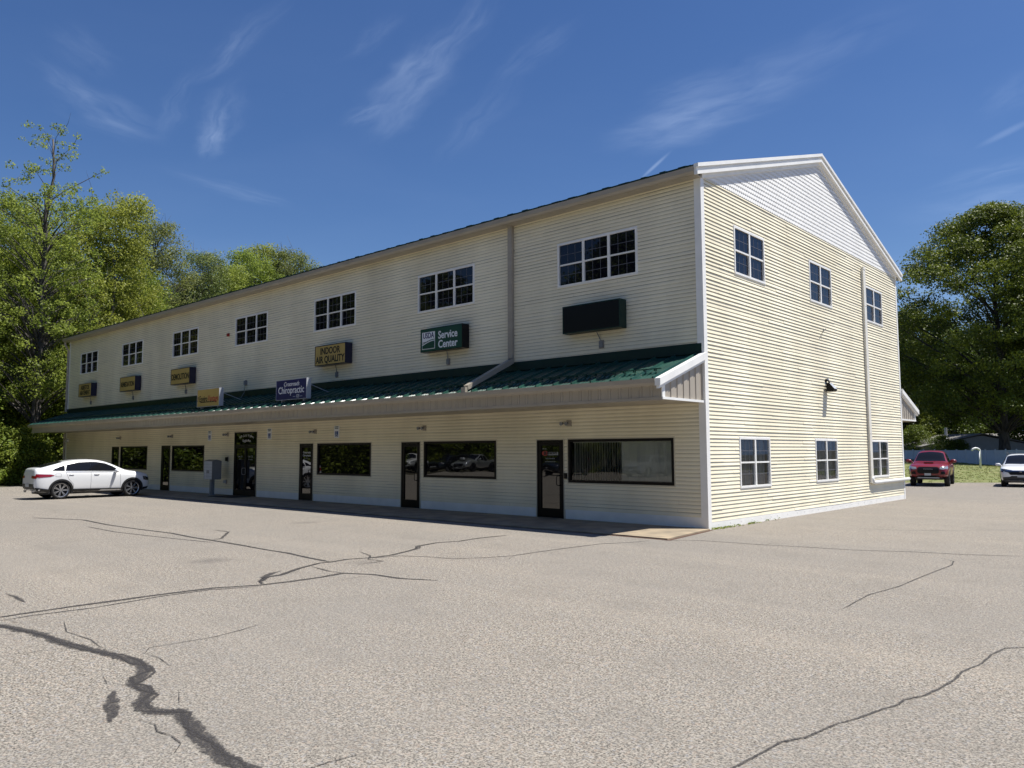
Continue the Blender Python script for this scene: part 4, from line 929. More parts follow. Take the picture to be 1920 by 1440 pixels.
for px, d, s, t, lb in ((-60, 54, .95, T_b, 'leafy tree just beyond the left border of the photo'), (105, 60, .78, T_b, 'shorter mid green tree directly right of the tallest trunk'),
    (35, 66, 1.0, T_b, 'mid green tree behind and left of the tallest tree'), (95, 72, 1.0, T_a, 'yellow green tree showing behind the tallest tree on its right'), (-20, 72, 1.05, T_b, 'dense tree in the second row at the left border'),
    (180, 70, .8, T_a, 'low bright tree over the far left roof corner'), (300, 74, .8, T_b, 'low mid green tree over the roof below the thin grey green tree'), (250, 84, .9, T_a, 'bright tree behind the rounded crown at the roof corner'),
    (440, 100, 1.15, T_c, 'thin grey green tree just right of the conifer tip above the roof'), (500, 100, 1.28, T_a, 'bright tree left of the small conifer tip above the roof'),  (575, 104, 1.2, T_a, 'rightmost tree of the wood, mostly hidden by the roof'),
    (325, 96, .95, T_a, 'small bright crown in the gap left of the pale trees above the roof'), (140, 84, 1.05, T_b, 'rear row tree between the tallest tree and the birches'), (10, 84, 1.05, T_a, 'rear row tree at the left border of the photo')):
    plant(t, px, d, s, None, lb, GL)
for i, (px, d, s) in enumerate(((136, 57, 1.0), (118, 58, .85), (150, 61, .95))):
    plant(T_birch, px, d, s, [0.4, 2.2, 4.1][i], ['pale birch with forked white stem left of the roof corner', 'slim pale birch beside the dark trunk', 'pale birch half hidden at the roof corner'][i], GL)
BUSHL = ['bright green bush at the lot edge, at the left border of the photo', 'bright bush behind the rear of the parked white car', 'bush right of the dark trunk below the canopy end', 'leafy bush under the left end of the canopy', 'tall bush between trunk and building corner']
for i, (px, d, s) in enumerate(((-5, 49.5, .92), (22, 50.5, .8), (92, 55, 1.0), (112, 57, 1.1), (82, 60, 1.35))):
    plant(T_bush, px, d, s, None, BUSHL[i], 'bushes along the edge of the wood')
for px, d, s, lb in ((-60, 51, 1.1, 'undergrowth bush beyond the left border of the photo'), (-30, 54, 1.3, 'undergrowth bush cut by the left border of the photo'), (8, 55, 1.2, 'dim bush behind the bright bush at the left border'), (45, 56, 1.3, 'undergrowth at the foot of the dark trunk, left side'), (70, 58, 1.5, 'tall undergrowth behind the dark trunk'),
    (118, 62, 1.6, 'undergrowth nearest the far left corner of the building'), (95, 66, 1.7, 'undergrowth in the third row below the canopy end'), (20, 62, 1.6, 'tall dim undergrowth behind the rear of the white car'), (135, 66, 1.6, 'undergrowth half hidden by the far left wall corner'), (48, 50.8, .7, 'low bush at the lot edge before the dark trunk')):
    plant(T_bushd, px, d, s, None, lb, 'undergrowth bushes in the wood')
GR = 'trees behind the white fence'
plant(T_maple, 1884, 87, .98, .8, 'huge dark green maple behind the white fence at the right edge', GR)
plant(T_maple, 2035, 96, .93, 3.6, 'second tall maple running out of the right border of the photo', GR)
plant(T_dark, 1712, 112, 1.0, .4, 'green tree beside the right end of the building behind the fence', GR)
plant(T_dark, 1768, 118, 1.0, 2.4, 'dark tree between the building and the huge maple', GR)
plant(T_dark, 1950, 104, 1.15, 4.4, 'dark tree behind the huge maple at the right border', GR)
for px, d, s, lb in ((1660, 120, .95, 'dark tree mostly hidden by the right end of the gable wall'), (1740, 128, .9, 'dark tree behind the steel chimney of the grey house'), (1815, 122, .85, 'dark tree directly behind the grey house peak'), (1850, 130, 1.0, 'rear dark tree seen below the maple crown beside its trunk'), (1900, 126, .9, 'dark tree right of the maple trunk'),
    (2010, 118, 1.1, 'dark tree just beyond the right border of the photo'), (1690, 132, 1.0, 'rear dark tree at the small back canopy of the building')):
    plant(T_dark, px, d, s, None, lb, GR)
plant(T_bushe, 1772, 97, .72, 1.0, 'grey green shrub beside the grey house behind the fence', 'bushes behind the fence')
plant(T_bushe, 1800, 97, .62, 2.0, 'small shrub under the steel chimney behind the fence', 'bushes behind the fence')
plant(T_bushe, 1715, 103, 1.0, 3.0, 'dark shrub behind the fence above the red pickup', 'bushes behind the fence')
for i in range(9):
    plant(T_dark if i % 2 else T_b, 2190+i*75, 92+(i*7) % 13, [.8, .95, .88][i % 3], i*1.7, 'leafy tree beyond the right border, seen only mirrored in the gable windows', 'trees mirrored in the gable windows')
# the far wood that reads as one mass
def woodland(spec, seed, mat, size):
    rng = np.random.default_rng(seed); cs = []
    for px0, px1, d0, d1, h, n in spec:
        for i in range(n):
            px = rng.uniform(px0, px1); d = rng.uniform(d0, d1); x, y = gp(px, d); cs.append((x, y, rng.uniform(.2, h)))
    cs = np.array(cs); rads = rng.uniform(.8, 1.7, len(cs))
    me = leaves_mesh('distant_woodland', cs, rads, np.full(len(cs), 46), size, rng, mat); o = bpy.data.objects.new('distant_woodland', me); COL.objects.link(o)
    return tag(o, 'far wood reading as one dark mass behind the nearer trees', 'woodland', kind='stuff')
woodland([(-250, 620, 88, 104, 13, 620), (1560, 2080, 124, 140, 15, 800)], 5, MT['leafM'], .42)
# the wood across the lot, behind the photographer, mirrored in the windows
for i in range(17):
    x = -84+i*6.3+random.uniform(-2, 2); y = -42-random.uniform(0, 6)-(max(0, x+10)*.12)
    plant([T_a, T_b, T_dark][i % 3], 0, 0, random.uniform(.8, 1.05), random.uniform(0, 6), 'leafy tree across the lot seen only mirrored in the front windows', 'trees across the lot mirrored in the windows', xy=(x, y))
    plant([T_b, T_dark][i % 2], 0, 0, random.uniform(1.0, 1.2), random.uniform(0, 6), 'leafy tree across the lot seen only mirrored in the front windows', 'trees across the lot mirrored in the windows', xy=(x-3, y-9))
for i in range(14):
    x = -80+i*7.5+random.uniform(-2, 2); plant(T_bushd, 0, 0, random.uniform(.9, 1.5), random.uniform(0, 6), 'bush across the lot seen only mirrored in the front windows', 'bushes across the lot mirrored in the windows', xy=(x, -40.5-(max(0, x+10)*.12)))

for i in range(9):
    plant([T_a, T_b, T_dark][i % 3], 0, 0, random.uniform(.8, 1.05), random.uniform(0, 6), 'leafy tree across the lot seen only mirrored in the front windows', 'trees across the lot mirrored in the windows', xy=(-51-random.uniform(0, 5), -27+i*2.6))
    plant(T_bushd, 0, 0, random.uniform(.9, 1.4), random.uniform(0, 6), 'bush across the lot seen only mirrored in the front windows', 'bushes across the lot mirrored in the windows', xy=(-46.2-random.uniform(0, 1), -26+i*2.4))
    plant([T_b, T_dark][i % 2], 0, 0, random.uniform(.8, 1.05), random.uniform(0, 6), 'leafy tree across the lot seen only mirrored in the front windows', 'trees across the lot mirrored in the windows', xy=(-64-random.uniform(0, 8), -46+i*4.6))
# ------------------------------------------------------------------ fence, vent pipe, house
fe = empty('vinyl_fence', tuple(fence_pt(0)), 0, 'long white vinyl privacy fence behind the lawn bank', 'fence')
o0 = fence_pt(0); N_F = 22
for i in range(N_F):
    a = fence_pt(i/N_F); b = fence_pt((i+1)/N_F); dr = (b-a); dr.z = 0; nn = Vector((-dr.y, dr.x, 0)).normalized()
    zt = 1.93; m = MB()
    def sl2(t0, t1, z0a, z0b, z1, th):
        p = a.lerp(b, t0)-o0; q = a.lerp(b, t1)-o0; n2 = nn*th
        m.add([(p.x-n2.x, p.y-n2.y, z0a), (q.x-n2.x, q.y-n2.y, z0b), (q.x+n2.x, q.y+n2.y, z0b), (p.x+n2.x, p.y+n2.y, z0a), (p.x-n2.x, p.y-n2.y, z1), (q.x-n2.x, q.y-n2.y, z1), (q.x+n2.x, q.y+n2.y, z1), (p.x+n2.x, p.y+n2.y, z1)], [(0,3,2,1),(4,5,6,7),(0,1,5,4),(1,2,6,5),(2,3,7,6),(3,0,4,7)])
    sl2(.03, .97, a.z-o0.z, b.z-o0.z, zt-o0.z-.10, .018); sl2(.03, .97, zt-o0.z-.10, zt-o0.z-.10, zt-o0.z, .035)
    for k in range(1, 12): sl2(.03+.94*k/12-.003, .03+.94*k/12+.003, a.z-o0.z, b.z-o0.z, zt-o0.z-.11, .022)
    m.build('fence_panel', MT['fence'] if 'fence' in MT else MT.setdefault('fence', pm('white vinyl fence', (.62, .63, .66), .5, var=.06)), fe)
    m = MB(); p = a-o0; m.box(p.x-.07, p.x+.07, p.y-.07, p.y+.07, a.z-o0.z-.05, zt-o0.z+.06); m.add([(p.x-.09, p.y-.09, zt-o0.z+.06), (p.x+.09, p.y-.09, zt-o0.z+.06), (p.x+.09, p.y+.09, zt-o0.z+.06), (p.x-.09, p.y+.09, zt-o0.z+.06), (p.x, p.y, zt-o0.z+.13)], [(0, 1, 4), (1, 2, 4), (2, 3, 4), (3, 0, 4), (3, 2, 1, 0)])
    m.build('fence_post', MT['fence'], fe)
x, y = gp(1837, 68)
vp = MB(); pts = [(0, 0, -.15), (0, 0, 1.35)]; rt = RT
for k in range(9): a = math.pi*k/8; pts.append((-.27*(1-math.cos(a))*rt.x*1.25, -.27*(1-math.cos(a))*rt.y*1.25, 1.35+.22*math.sin(a)))
vp.tube(pts, .085, 12); o = vp.build('vent_pipe', MT['pvc'], smooth=True); o.location = (x, y, .55)
tag(o, 'white hooked vent pipe like a cane standing on the lawn before the fence', 'vent pipe')
def house(px, d, w, peak, eave, ang, label, wallmat, roofmat, length=14):
    x, y = gp(px, d); t = empty('house', (x, y, 0), ang, label, 'house'); hw = w/2
    m = MB(); m.add([(-hw, 0, 0), (hw, 0, 0), (hw, 0, eave), (0, 0, peak-.15), (-hw, 0, eave)], [(0, 1, 2, 3, 4)]); m.box(-hw, hw, .02, length, 0, eave); 
    z = .2
    while z < eave: m.box(-hw, hw, -.02, 0, z, z+.012); z += .2
    m.build('wall', wallmat, t)
    m = MB()
    for s in (-1, 1): m.prism([(s*(hw+.5), -.4, eave-.22*(.5/ max(hw, .1))*hw*.3), (0, -.4, peak), (0, -.4, peak+.12), (s*(hw+.5), -.4, eave-.22*(.5/max(hw, .1))*hw*.3+.12)], (0, length+.8, 0))
    r = m.build('roof', roofmat, t); return t, r
MT['houseside'] = pm('grey blue siding', (.30, .31, .32), .6, var=.06); MT['houseroof'] = pm('grey shingle roof', (.20, .19, .18), .85, var=.2, vscale=4)
t, r = house(1842, 100, 15, 3.95, 2.35, R(42)*0+math.atan2(RT.y, RT.x), 'low grey house with shallow gable behind the white fence', MT['houseside'], MT['houseroof'], 10)
m = MB(); m.tube([(-2.9, 3, 2.9), (-2.9, 3, 4.9)], .17, 10); m.tube([(-2.9, 3, 3.3), (-2.9, 3, 3.45), (-2.9, 3, 3.55)], [.32, .30, .18], 10); m.build('chimney_pipe', MT['lgrey'], r)
t, r = house(1948, 112, 22, 4.2, 2.6, math.atan2(RT.y, RT.x)+R(70), 'second low roof right of the grey house at the right border', MT['houseside'], MT['houseroof'], 12)
# weeds along the gable foot
rng = np.random.default_rng(8); cs = np.array([(rng.uniform(.03, .16), abs(rng.normal(0, 1.6))+.1, .02) for _ in range(50)]); me = leaves_mesh('weeds', cs, np.full(50, .05), np.full(50, 6), .045, rng, MT['leafM']); o = bpy.data.objects.new('weeds', me); COL.objects.link(o); tag(o, 'sparse weeds along the foot of the gable wall', 'weeds', kind='stuff')
cs = []
for _ in range(9000):
    t = rng.random(); s = rng.random()**1.1*1.05; p = lawn_pt(min(t, 1), s); cs.append((p.x, p.y, p.z+.02))
cs = np.array(cs); me = leaves_mesh('grass', cs, np.full(len(cs), .12), np.full(len(cs), 7), .075, rng, leaf_mat('grass blades', (.16, .19, .05), (.34, .33, .13), .4), flat=.4); o = bpy.data.objects.new('grass', me); COL.objects.link(o); tag(o, 'rough mown grass on the bank before the fence', 'grass', kind='stuff')
CH = 0

# ------------------------------------------------------------------ vehicles (built along +x, nose at +x, wheels on z = 0)
def paint(name, col, rough=.28, metal=0, coat=1.0):
    m, nt, N, L, B = newmat(name); B.inputs['Base Color'].default_value = (*col, 1); B.inputs['Roughness'].default_value = rough; B.inputs['Metallic'].default_value = metal
    B.inputs['Coat Weight'].default_value = coat; B.inputs['Coat Roughness'].default_value = .04; return m
MT['carwhite'] = paint('white car paint', (.74, .75, .76)); MT['carred'] = paint('red car paint', (.17, .003, .006), .33, 0, .6); MT['carsilver'] = paint('silver car paint', (.42, .44, .46), .32, .6)
MT['cardark'] = paint('dark car paint', (.02, .025, .03), .3, .3); MT['clad'] = pm('dark cladding plastic', (.018, .018, .019), .55); MT['alloy'] = pm('alloy rim', (.42, .42, .43), .25, metal=.8)
MT['rimdark'] = pm('dark rim barrel', (.02, .02, .022), .4, metal=.5); MT['tail'] = pm('red tail lamp', (.25, .006, .012), .12, coat=1); MT['lamp'] = pm('headlamp glass', (.30, .32, .34), .08, metal=.3, coat=1)
MT['lampd'] = pm('dark headlamp', (.03, .035, .045), .08, coat=1); MT['chrome'] = pm('chrome', (.6, .6, .62), .12, metal=1); MT['plate'] = pm('licence plate', (.42, .44, .46), .5); MT['seam'] = pm('panel gap', (.02, .02, .02), .8)
def interp(tab, x):
    if x <= tab[0][0]: return tab[0][1]
    for (a, u), (b, v) in zip(tab, tab[1:]):
        if x <= b: k = (x-a)/(b-a); return u+(v-u)*k
    return tab[-1][1]
def car_body(spec, mat, parent):
    """lofted shell: stations along x, each a ring of heights and half widths; wheel openings are cut out"""
    xs = spec['xs']; rings = []
    for x in xs:
        top = interp(spec['top'], x); bot = interp(spec['bot'], x); bw = interp(spec['w'], x); belt = min(interp(spec['belt'], x), top-.015); rw = interp(spec['roofw'], x)
        hgt = belt-bot; cab = max(0, min(1, (top-belt)/.35))
        side_top = bw*(.965 if cab > .1 else .90)
        ring = [(0, bot), (bw*.80, bot), (bw*.955, bot+.05), (bw*.985, bot+hgt*.30), (bw, bot+hgt*.62), (bw*.99, belt-.07), (side_top, belt),
                (side_top*(1-cab)+(rw+(side_top-rw)*.22)*cab - (1-cab)*.12, belt+(top-belt)*.72), (rw*.90*cab+(side_top-.28)*(1-cab), belt+(top-belt)*(.965 if cab > .1 else .99)), (rw*.5*cab+(side_top-.5)*(1-cab)*.8, top+.004), (0, top+.012)]
        rings.append([(x, y, z) for y, z in ring])
    n = len(rings[0]); V = []; F = []
    for r in rings:
        V += r; V += [(x, -y, z) for x, y, z in r[1:-1]]
    per = 2*n-2
    def idx(s, k):   # ring order around: 0..n-1 on +y, then back down on -y
        return s*per+k
    loop = list(range(n)) + [n+(n-3-j) for j in range(n-2)]
    for s in range(len(rings)-1):
        for a, b in zip(loop, loop[1:]+loop[:1]): F.append((idx(s, a), idx(s, b), idx(s+1, b), idx(s+1, a)))
    for s in (0, len(rings)-1):
        for k in range(n-1):
            L0 = 0 if k == 0 else n+k-1; L1 = n-1 if k+1 == n-1 else n+k
            q = [idx(s, k), idx(s, k+1), idx(s, L1), idx(s, L0)]
            q = [v for i, v in enumerate(q) if v not in q[:i]]
            F.append(tuple(q) if s else tuple(q[::-1]))
    me = bpy.data.meshes.new('body'); me.from_pydata(V, [], F); me.materials.append(mat)
    bm = bmesh.new(); bm.from_mesh(me); bmesh.ops.recalc_face_normals(bm, faces=bm.faces); bm.to_mesh(me); bm.free()
    o = bpy.data.objects.new('body', me); COL.objects.link(o)
    ss = o.modifiers.new('s', 'SUBSURF'); ss.levels = 2; ss.render_levels = 2
    cutters = []
    for wx in spec['wheels']:
        for s in (-1, 1):
            c = MB(); c.cyl((wx, s*(spec['track']+.02)-s*.30, spec['wr']+.01), spec['wr']+spec['gap'], (0, s, 0), .9, 40); co = c.build('cut', None); bm = bmesh.new(); bm.from_mesh(co.data); bmesh.ops.recalc_face_normals(bm, faces=bm.faces); bm.to_mesh(co.data); bm.free()
            b = o.modifiers.new('b', 'BOOLEAN'); b.operation = 'DIFFERENCE'; b.object = co; b.solver = 'EXACT'; cutters.append(co)
    for bx in spec.get('boxes', []):
        c = MB(); c.box(*bx); co = c.build('cut', None); b = o.modifiers.new('b', 'BOOLEAN'); b.operation = 'DIFFERENCE'; b.object = co; b.solver = 'EXACT'; cutters.append(co)
    bpy.context.view_layer.update()
    dg = bpy.context.evaluated_depsgraph_get(); o2 = o.evaluated_get(dg); m2 = bpy.data.meshes.new_from_object(o2)
    o.modifiers.clear(); o.data = m2
    for c in cutters: bpy.data.objects.remove(c)
    bm = bmesh.new(); bm.from_mesh(m2); bmesh.ops.triangulate(bm, faces=bm.faces); bm.to_mesh(m2); bm.free()
    m2.materials.clear(); m2.materials.append(mat); m2.polygons.foreach_set('material_index', [0]*len(m2.polygons))
    m2.polygons.foreach_set('use_smooth', [True]*len(m2.polygons))
    try: m2.set_sharp_from_angle(angle=R(38))
    except Exception: pass
    o.parent = parent
    bm = bmesh.new(); bm.from_mesh(m2); tree = BVHTree.FromBMesh(bm); bm.free()
    return o, tree
def conform(tree, polys, axis, name, mat, parent, off=.009, step=.05, sides=(1,)):
    """2D outlines laid onto the body: axis 'y' (side, coords x,z), 'x' front / '-x' rear (y,z), 'z' top (x,y)"""
    out = []
    for s in sides:
        bmm = bmesh.new()
        for poly in polys:
            vs = [bmm.verts.new((a, b, 0)) for a, b in poly]; bmm.faces.new(vs)
        xs_ = [v.co.x for v in bmm.verts]; ys_ = [v.co.y for v in bmm.verts]
        for ax, lo, hi in ((0, min(xs_), max(xs_)), (1, min(ys_), max(ys_))):
            k = lo+step
            while k < hi:
                no = (1, 0, 0) if ax == 0 else (0, 1, 0); co = (k, 0, 0) if ax == 0 else (0, k, 0)
                bmesh.ops.bisect_plane(bmm, geom=bmm.verts[:]+bmm.edges[:]+bmm.faces[:], plane_co=co, plane_no=no); k += step
        for v in bmm.verts:
            a, b = v.co.x, v.co.y
            if axis == 'y': og, dr = Vector((a, s*2.0, b)), Vector((0, -s, 0))
            elif axis == 'x': og, dr = Vector((4, a*s, b)), Vector((-1, 0, 0))
            elif axis == '-x': og, dr = Vector((-4, a*s, b)), Vector((1, 0, 0))
            else: og, dr = Vector((a, b*s, 4)), Vector((0, 0, -1))
            h = tree.ray_cast(og, dr)
            if h[0] is None or (axis == 'y' and abs(h[0].y) < .35) or (axis in ('x', '-x') and abs(h[0].x) < .3):
                h = tree.find_nearest(og+dr*(1.1 if axis == 'y' else (1.7 if axis != 'z' else 2.6)))
            n = h[1]
            if n.dot(dr) > 0: n = -n
            v.co = h[0] + (n*.6-dr*.4)*off
        for f in bmm.faces: f.smooth = True
        me = bpy.data.meshes.new(name); bmm.to_mesh(me); bmm.free(); me.materials.append(mat)
        o = bpy.data.objects.new(name, me); COL.objects.link(o); o.parent = parent; out.append(o)
    return out
def wheel(parent, x, y, r, w, rim=.68, spokes=7, twin=True, dark=False):
    s = 1 if y > 0 else -1; t = empty('wheel', (x, y, r)); t.parent = parent
    m = MB(); pr = [(rim*r, -.5), (rim*r*1.04, -.5), (r*.93, -.5), (r*.985, -.40), (r, -.2), (r, .2), (r*.985, .40), (r*.93, .5), (rim*r*1.04, .5), (rim*r, .46)]
    n = 36
    for i in range(n):
        a = 2*math.pi*i/n; m.v += [(q*math.cos(a), p*w*s, q*math.sin(a)) for q, p in pr]
    k = len(pr)
    for i in range(n):
        for j in range(k): a, b = i*k+j, i*k+(j+1) % k; c, d = ((i+1) % n)*k+(j+1) % k, ((i+1) % n)*k+j; m.f.append((a, b, c, d))
    m.build('tyre', MT['rubber'], t, smooth=True)
    m = MB(); m.cyl((0, -w*.2*s, 0), rim*r*.99, (0, s, 0), .02, 28); o = m.build('brake_backing', MT['rimdark'], t)
    m = MB(); R0 = rim*r
    for i in range(n):   # rim lip
        a, b = 2*math.pi*i/n, 2*math.pi*(i+1)/n
        for (q0, p0), (q1, p1) in (((1.0, .47), (.93, .44)), ((.93, .44), (.90, .30))):
            m.quad((R0*q0*math.cos(a), p0*w*s, R0*q0*math.sin(a)), (R0*q0*math.cos(b), p0*w*s, R0*q0*math.sin(b)), (R0*q1*math.cos(b), p1*w*s, R0*q1*math.sin(b)), (R0*q1*math.cos(a), p1*w*s, R0*q1*math.sin(a)))
    for i in range(spokes):
        for off in ((-.10, .10) if twin else (0,)):
            a = 2*math.pi*i/spokes+off*(14/spokes)*.5; d = Vector((math.cos(a), 0, math.sin(a))); p = Vector((-math.sin(a), 0, math.cos(a)))
            w0, w1 = (.016, .013) if twin else (.045, .055)
            A = d*R0*.16; Bp = d*R0*.94; m.add([A-p*w0+Vector((0, s*w*.36, 0)), A+p*w0+Vector((0, s*w*.36, 0)), Bp+p*w1+Vector((0, s*w*.40, 0)), Bp-p*w1+Vector((0, s*w*.40, 0)), A-p*w0+Vector((0, s*w*.22, 0)), A+p*w0+Vector((0, s*w*.22, 0)), Bp+p*w1+Vector((0, s*w*.28, 0)), Bp-p*w1+Vector((0, s*w*.28, 0))], [(0,1,2,3),(0,4,5,1),(1,5,6,2),(2,6,7,3),(3,7,4,0)])
    m.cyl((0, s*w*.18, 0), R0*.19, (0, s, 0), w*.22, 14)
    m.build('rim', MT['rimdark'] if dark else MT['alloy'], t)
def arch(x, r0, r1, a0=-5, a1=185, zc=.35, n=18):
    o = [(x+r1*math.cos(R(a0+(a1-a0)*i/n)), zc+r1*math.sin(R(a0+(a1-a0)*i/n))) for i in range(n+1)]; i_ = [(x+r0*math.cos(R(a0+(a1-a0)*i/n)), zc+r0*math.sin(R(a0+(a1-a0)*i/n))) for i in range(n+1)]
    return [[o[i], o[i+1], i_[i+1], i_[i]] for i in range(n)]
def arch_trim(tree, x, zc, r0, r1, mat, parent):
    for s in (1, -1):
        m = MB(); P = []
        for i in range(25):
            a = R(-14+208*i/24); px, pz = x+r1*math.cos(a), zc+r1*math.sin(a)
            h = tree.ray_cast(Vector((px+.01*math.cos(a), s*2, max(pz+.01*math.sin(a), .33))), Vector((0, -s, 0)))
            y = abs(h[0].y) if h[0] is not None and abs(h[0].y) > .6 else (P[-1][2] if P else .9)
            P.append((px, pz, y, x+r0*math.cos(a), zc+r0*math.sin(a)))
        for p, q in zip(P, P[1:]):
            for (u, v) in ((((p[0], p[2], p[1]), (q[0], q[2], q[1])), ((p[0], p[2]+.022, p[1]), (q[0], q[2]+.022, q[1]))), (((p[0], p[2]+.022, p[1]), (q[0], q[2]+.022, q[1])), ((p[3], p[2]+.018, p[4]), (q[3], q[2]+.018, q[4]))), (((p[3], p[2]+.018, p[4]), (q[3], q[2]+.018, q[4])), ((p[3], p[2]-.08, p[4]), (q[3], q[2]-.08, q[4])))):
                m.quad(*[(c[0], c[1]*s, c[2]) for c in (u[0], u[1], v[1], v[0])])
        m.build('wheel_arch', mat, parent)
def mirrors(parent, mat, x, y, z, s=1.0):
    for sd in (-1, 1):
        m = MB(); m.tube([(x, sd*(y-.12), z-.04), (x, sd*(y+.02), z)], .03, 6)
        bmx = MB(); c = Vector((x, sd*(y+.10), z+.03)); vs = []
        for i in range(7):
            a = -math.pi/2+math.pi*i/6
            for j in range(10): b = 2*math.pi*j/10; vs.append(c+Vector((.065*math.cos(a)*math.cos(b)*s+.02*math.sin(a)*0, sd*.13*math.sin(a)*s, .085*math.cos(a)*math.sin(b)*s*(1 if math.sin(b) > 0 else .85))))
        bmx.v = [tuple(v) for v in vs]; bmx.f = [(i*10+j, i*10+(j+1) % 10, (i+1)*10+(j+1) % 10, (i+1)*10+j) for i in range(6) for j in range(10)]
        bmx.v += [tuple(v) for v in m.v]; bmx.f += [tuple(k+70 for k in f) for f in m.f]
        bmx.build('mirror', mat, parent, smooth=True)

def make_coupe_suv():
    t = empty('coupe_suv'); sp = dict(wheels=(-1.40, 1.47), track=.80, wr=.36, gap=.045,
        xs=[-2.37, -2.355, -2.32, -2.22, -2.02, -1.75, -1.4, -1.0, -.6, -.2, .2, .55, .85, 1.1, 1.32, 1.6, 1.9, 2.12, 2.26, 2.34],
        top=[(-2.36, .96), (-2.345, 1.20), (-2.33, 1.27), (-2.22, 1.30), (-2.02, 1.325), (-1.75, 1.42), (-1.4, 1.52), (-1.0, 1.60), (-.6, 1.64), (-.2, 1.645), (.2, 1.61), (.55, 1.51), (.85, 1.37), (1.1, 1.24), (1.32, 1.15), (1.6, 1.12), (1.9, 1.07), (2.12, 1.02), (2.26, .95), (2.34, .78)],
        bot=[(-2.36, .50), (-2.3, .36), (-2.1, .27), (2.0, .25), (2.2, .28), (2.34, .42)],
        belt=[(-2.36, .90), (-2.2, 1.08), (-1.6, 1.11), (-.6, 1.09), (.6, 1.04), (1.3, 1.02), (2.0, .92), (2.34, .66)],
        w=[(-2.36, .70), (-2.30, .83), (-2.1, .91), (-1.5, .945), (0, .935), (1.4, .945), (1.9, .91), (2.15, .84), (2.28, .72), (2.34, .58)],
        roofw=[(-2.2, .66), (-1.4, .69), (-.5, .70), (.4, .70), (1.0, .72), (1.3, .74)])
    b, tr = car_body(sp, MT['carwhite'], t)
    S = (1, -1)
    conform(tr, [[(-1.76, 1.175), (-1.275, 1.165), (-1.25, 1.395), (-1.42, 1.345), (-1.66, 1.24)], [(-1.24, 1.165), (-.235, 1.15), (-.235, 1.53), (-.70, 1.515), (-1.16, 1.42)], [(-.232, 1.15), (.84, 1.12), (.94, 1.15), (.66, 1.33), (.35, 1.46), (.0, 1.52), (-.232, 1.53)]], 'y', 'side_window', MT['carglass'], t, sides=S)
    conform(tr, [[(.46, -.56), (.60, -.60), (1.22, -.70), (1.30, -.45), (1.34, 0), (1.30, .45), (1.22, .70), (.60, .60), (.46, .56), (.42, 0)]], 'z', 'windshield', MT['carglass'], t)
    conform(tr, [[(-2.10, -.55), (-1.55, -.58), (-1.28, -.52), (-1.24, 0), (-1.28, .52), (-1.55, .58), (-2.10, .55), (-2.13, 0)]], 'z', 'rear_window', MT['carglass'], t)
    conform(tr, [[(-2.335, .93), (-2.30, 1.05), (-1.80, 1.03), (-1.66, .985), (-1.82, .93), (-2.2, .90)]], 'y', 'taillight', MT['tail'], t, sides=S)
    conform(tr, [[(.42, .88), (.80, .86), (.80, .97), (.45, .985)]], '-x', 'taillight', MT['tail'], t, sides=S)
    conform(tr, [[(1.95, .72), (2.28, .66), (2.24, .80), (2.05, .86), (1.92, .88)]], 'y', 'headlight', MT['lampd'], t, sides=S)
    conform(tr, [[(-.45, .50), (.45, .50), (.50, .78), (-.50, .78)]], 'x', 'grille', MT['clad'], t)
    # dark cladding: arches, sills, lower bumpers
    for s in S:
        polys = [[(-.94, .26), (1.01, .26), (1.01, .385), (-.94, .405)], [(-2.28, .36), (-1.86, .31), (-1.86, .42), (-2.32, .50)], [(1.94, .30), (2.18, .34), (2.20, .42), (1.94, .40)]]
        conform(tr, polys, 'y', 'cladding', MT['clad'], t, off=.03, sides=(s,), step=.1)
    conform(tr, [[(-.72, .42), (.72, .42), (.66, .64), (-.66, .64)]], '-x', 'cladding', MT['clad'], t, off=.012)
    o = conform(tr, [[(-.24, .52), (.24, .52), (.24, .64), (-.24, .64)]], '-x', 'licence_plate', MT['plate'], t, off=.03)
    def ln(x0, z0, x1, z1, w=.004):
        d = Vector((x1-x0, z1-z0)).normalized(); p = Vector((-d.y, d.x))*w; return [(x0-p.x, z0-p.y), (x1-p.x, z1-p.y), (x1+p.x, z1+p.y), (x0+p.x, z0+p.y)]
    seams = [ln(-.25, 1.12, -.25, .40), ln(.94, 1.04, .97, .45), ln(-.25, .40, .97, .37), ln(-1.24, 1.13, -1.12, .82), ln(-1.12, .82, -.93, .60), ln(-.93, .60, -.93, .40), ln(-.93, .40, -.25, .40), ln(-1.62, 1.06, -1.42, 1.055), ln(-1.62, .93, -1.42, .925), ln(-1.62, 1.06, -1.62, .93), ln(-1.42, 1.055, -1.42, .925)]
    conform(tr, seams, 'y', 'panel_gap', MT['seam'], t, off=.003, sides=S)
    conform(tr, [ln(-1.22, 1.122, .92, 1.085, .008)], 'y', 'window_sill_trim', MT['chrome'], t, off=.012, sides=S)
    for x in sp['wheels']: arch_trim(tr, x, .36, .400, .475, MT['clad'], t)
    for s in S:
        for x in (-1.02, -.02):
            m = MB(); m.tube([(x-.10, s*.915, 1.005), (x-.08, s*.945, 1.01), (x+.08, s*.945, 1.01), (x+.10, s*.915, 1.005)], .014, 6); m.build('door_handle', MT['carwhite'], t, smooth=True)
    mirrors(t, MT['carwhite'], .74, .93, 1.10, 1.15)
    m = MB(); m.tube([(-2.28, .5, .33), (-2.37, .5, .33)], .05, 10); m.tube([(-2.28, -.5, .33), (-2.37, -.5, .33)], .05, 10); m.build('exhaust', MT['chrome'], t)
    m = MB(); m.box(-2.0, 1.9, -.7, .7, .20, .45); m.build('underbody', MT['clad'], t)
    for x in sp['wheels']:
        for s in S: wheel(t, x, s*.80, .372, .25, .76, 7, True)
    return t
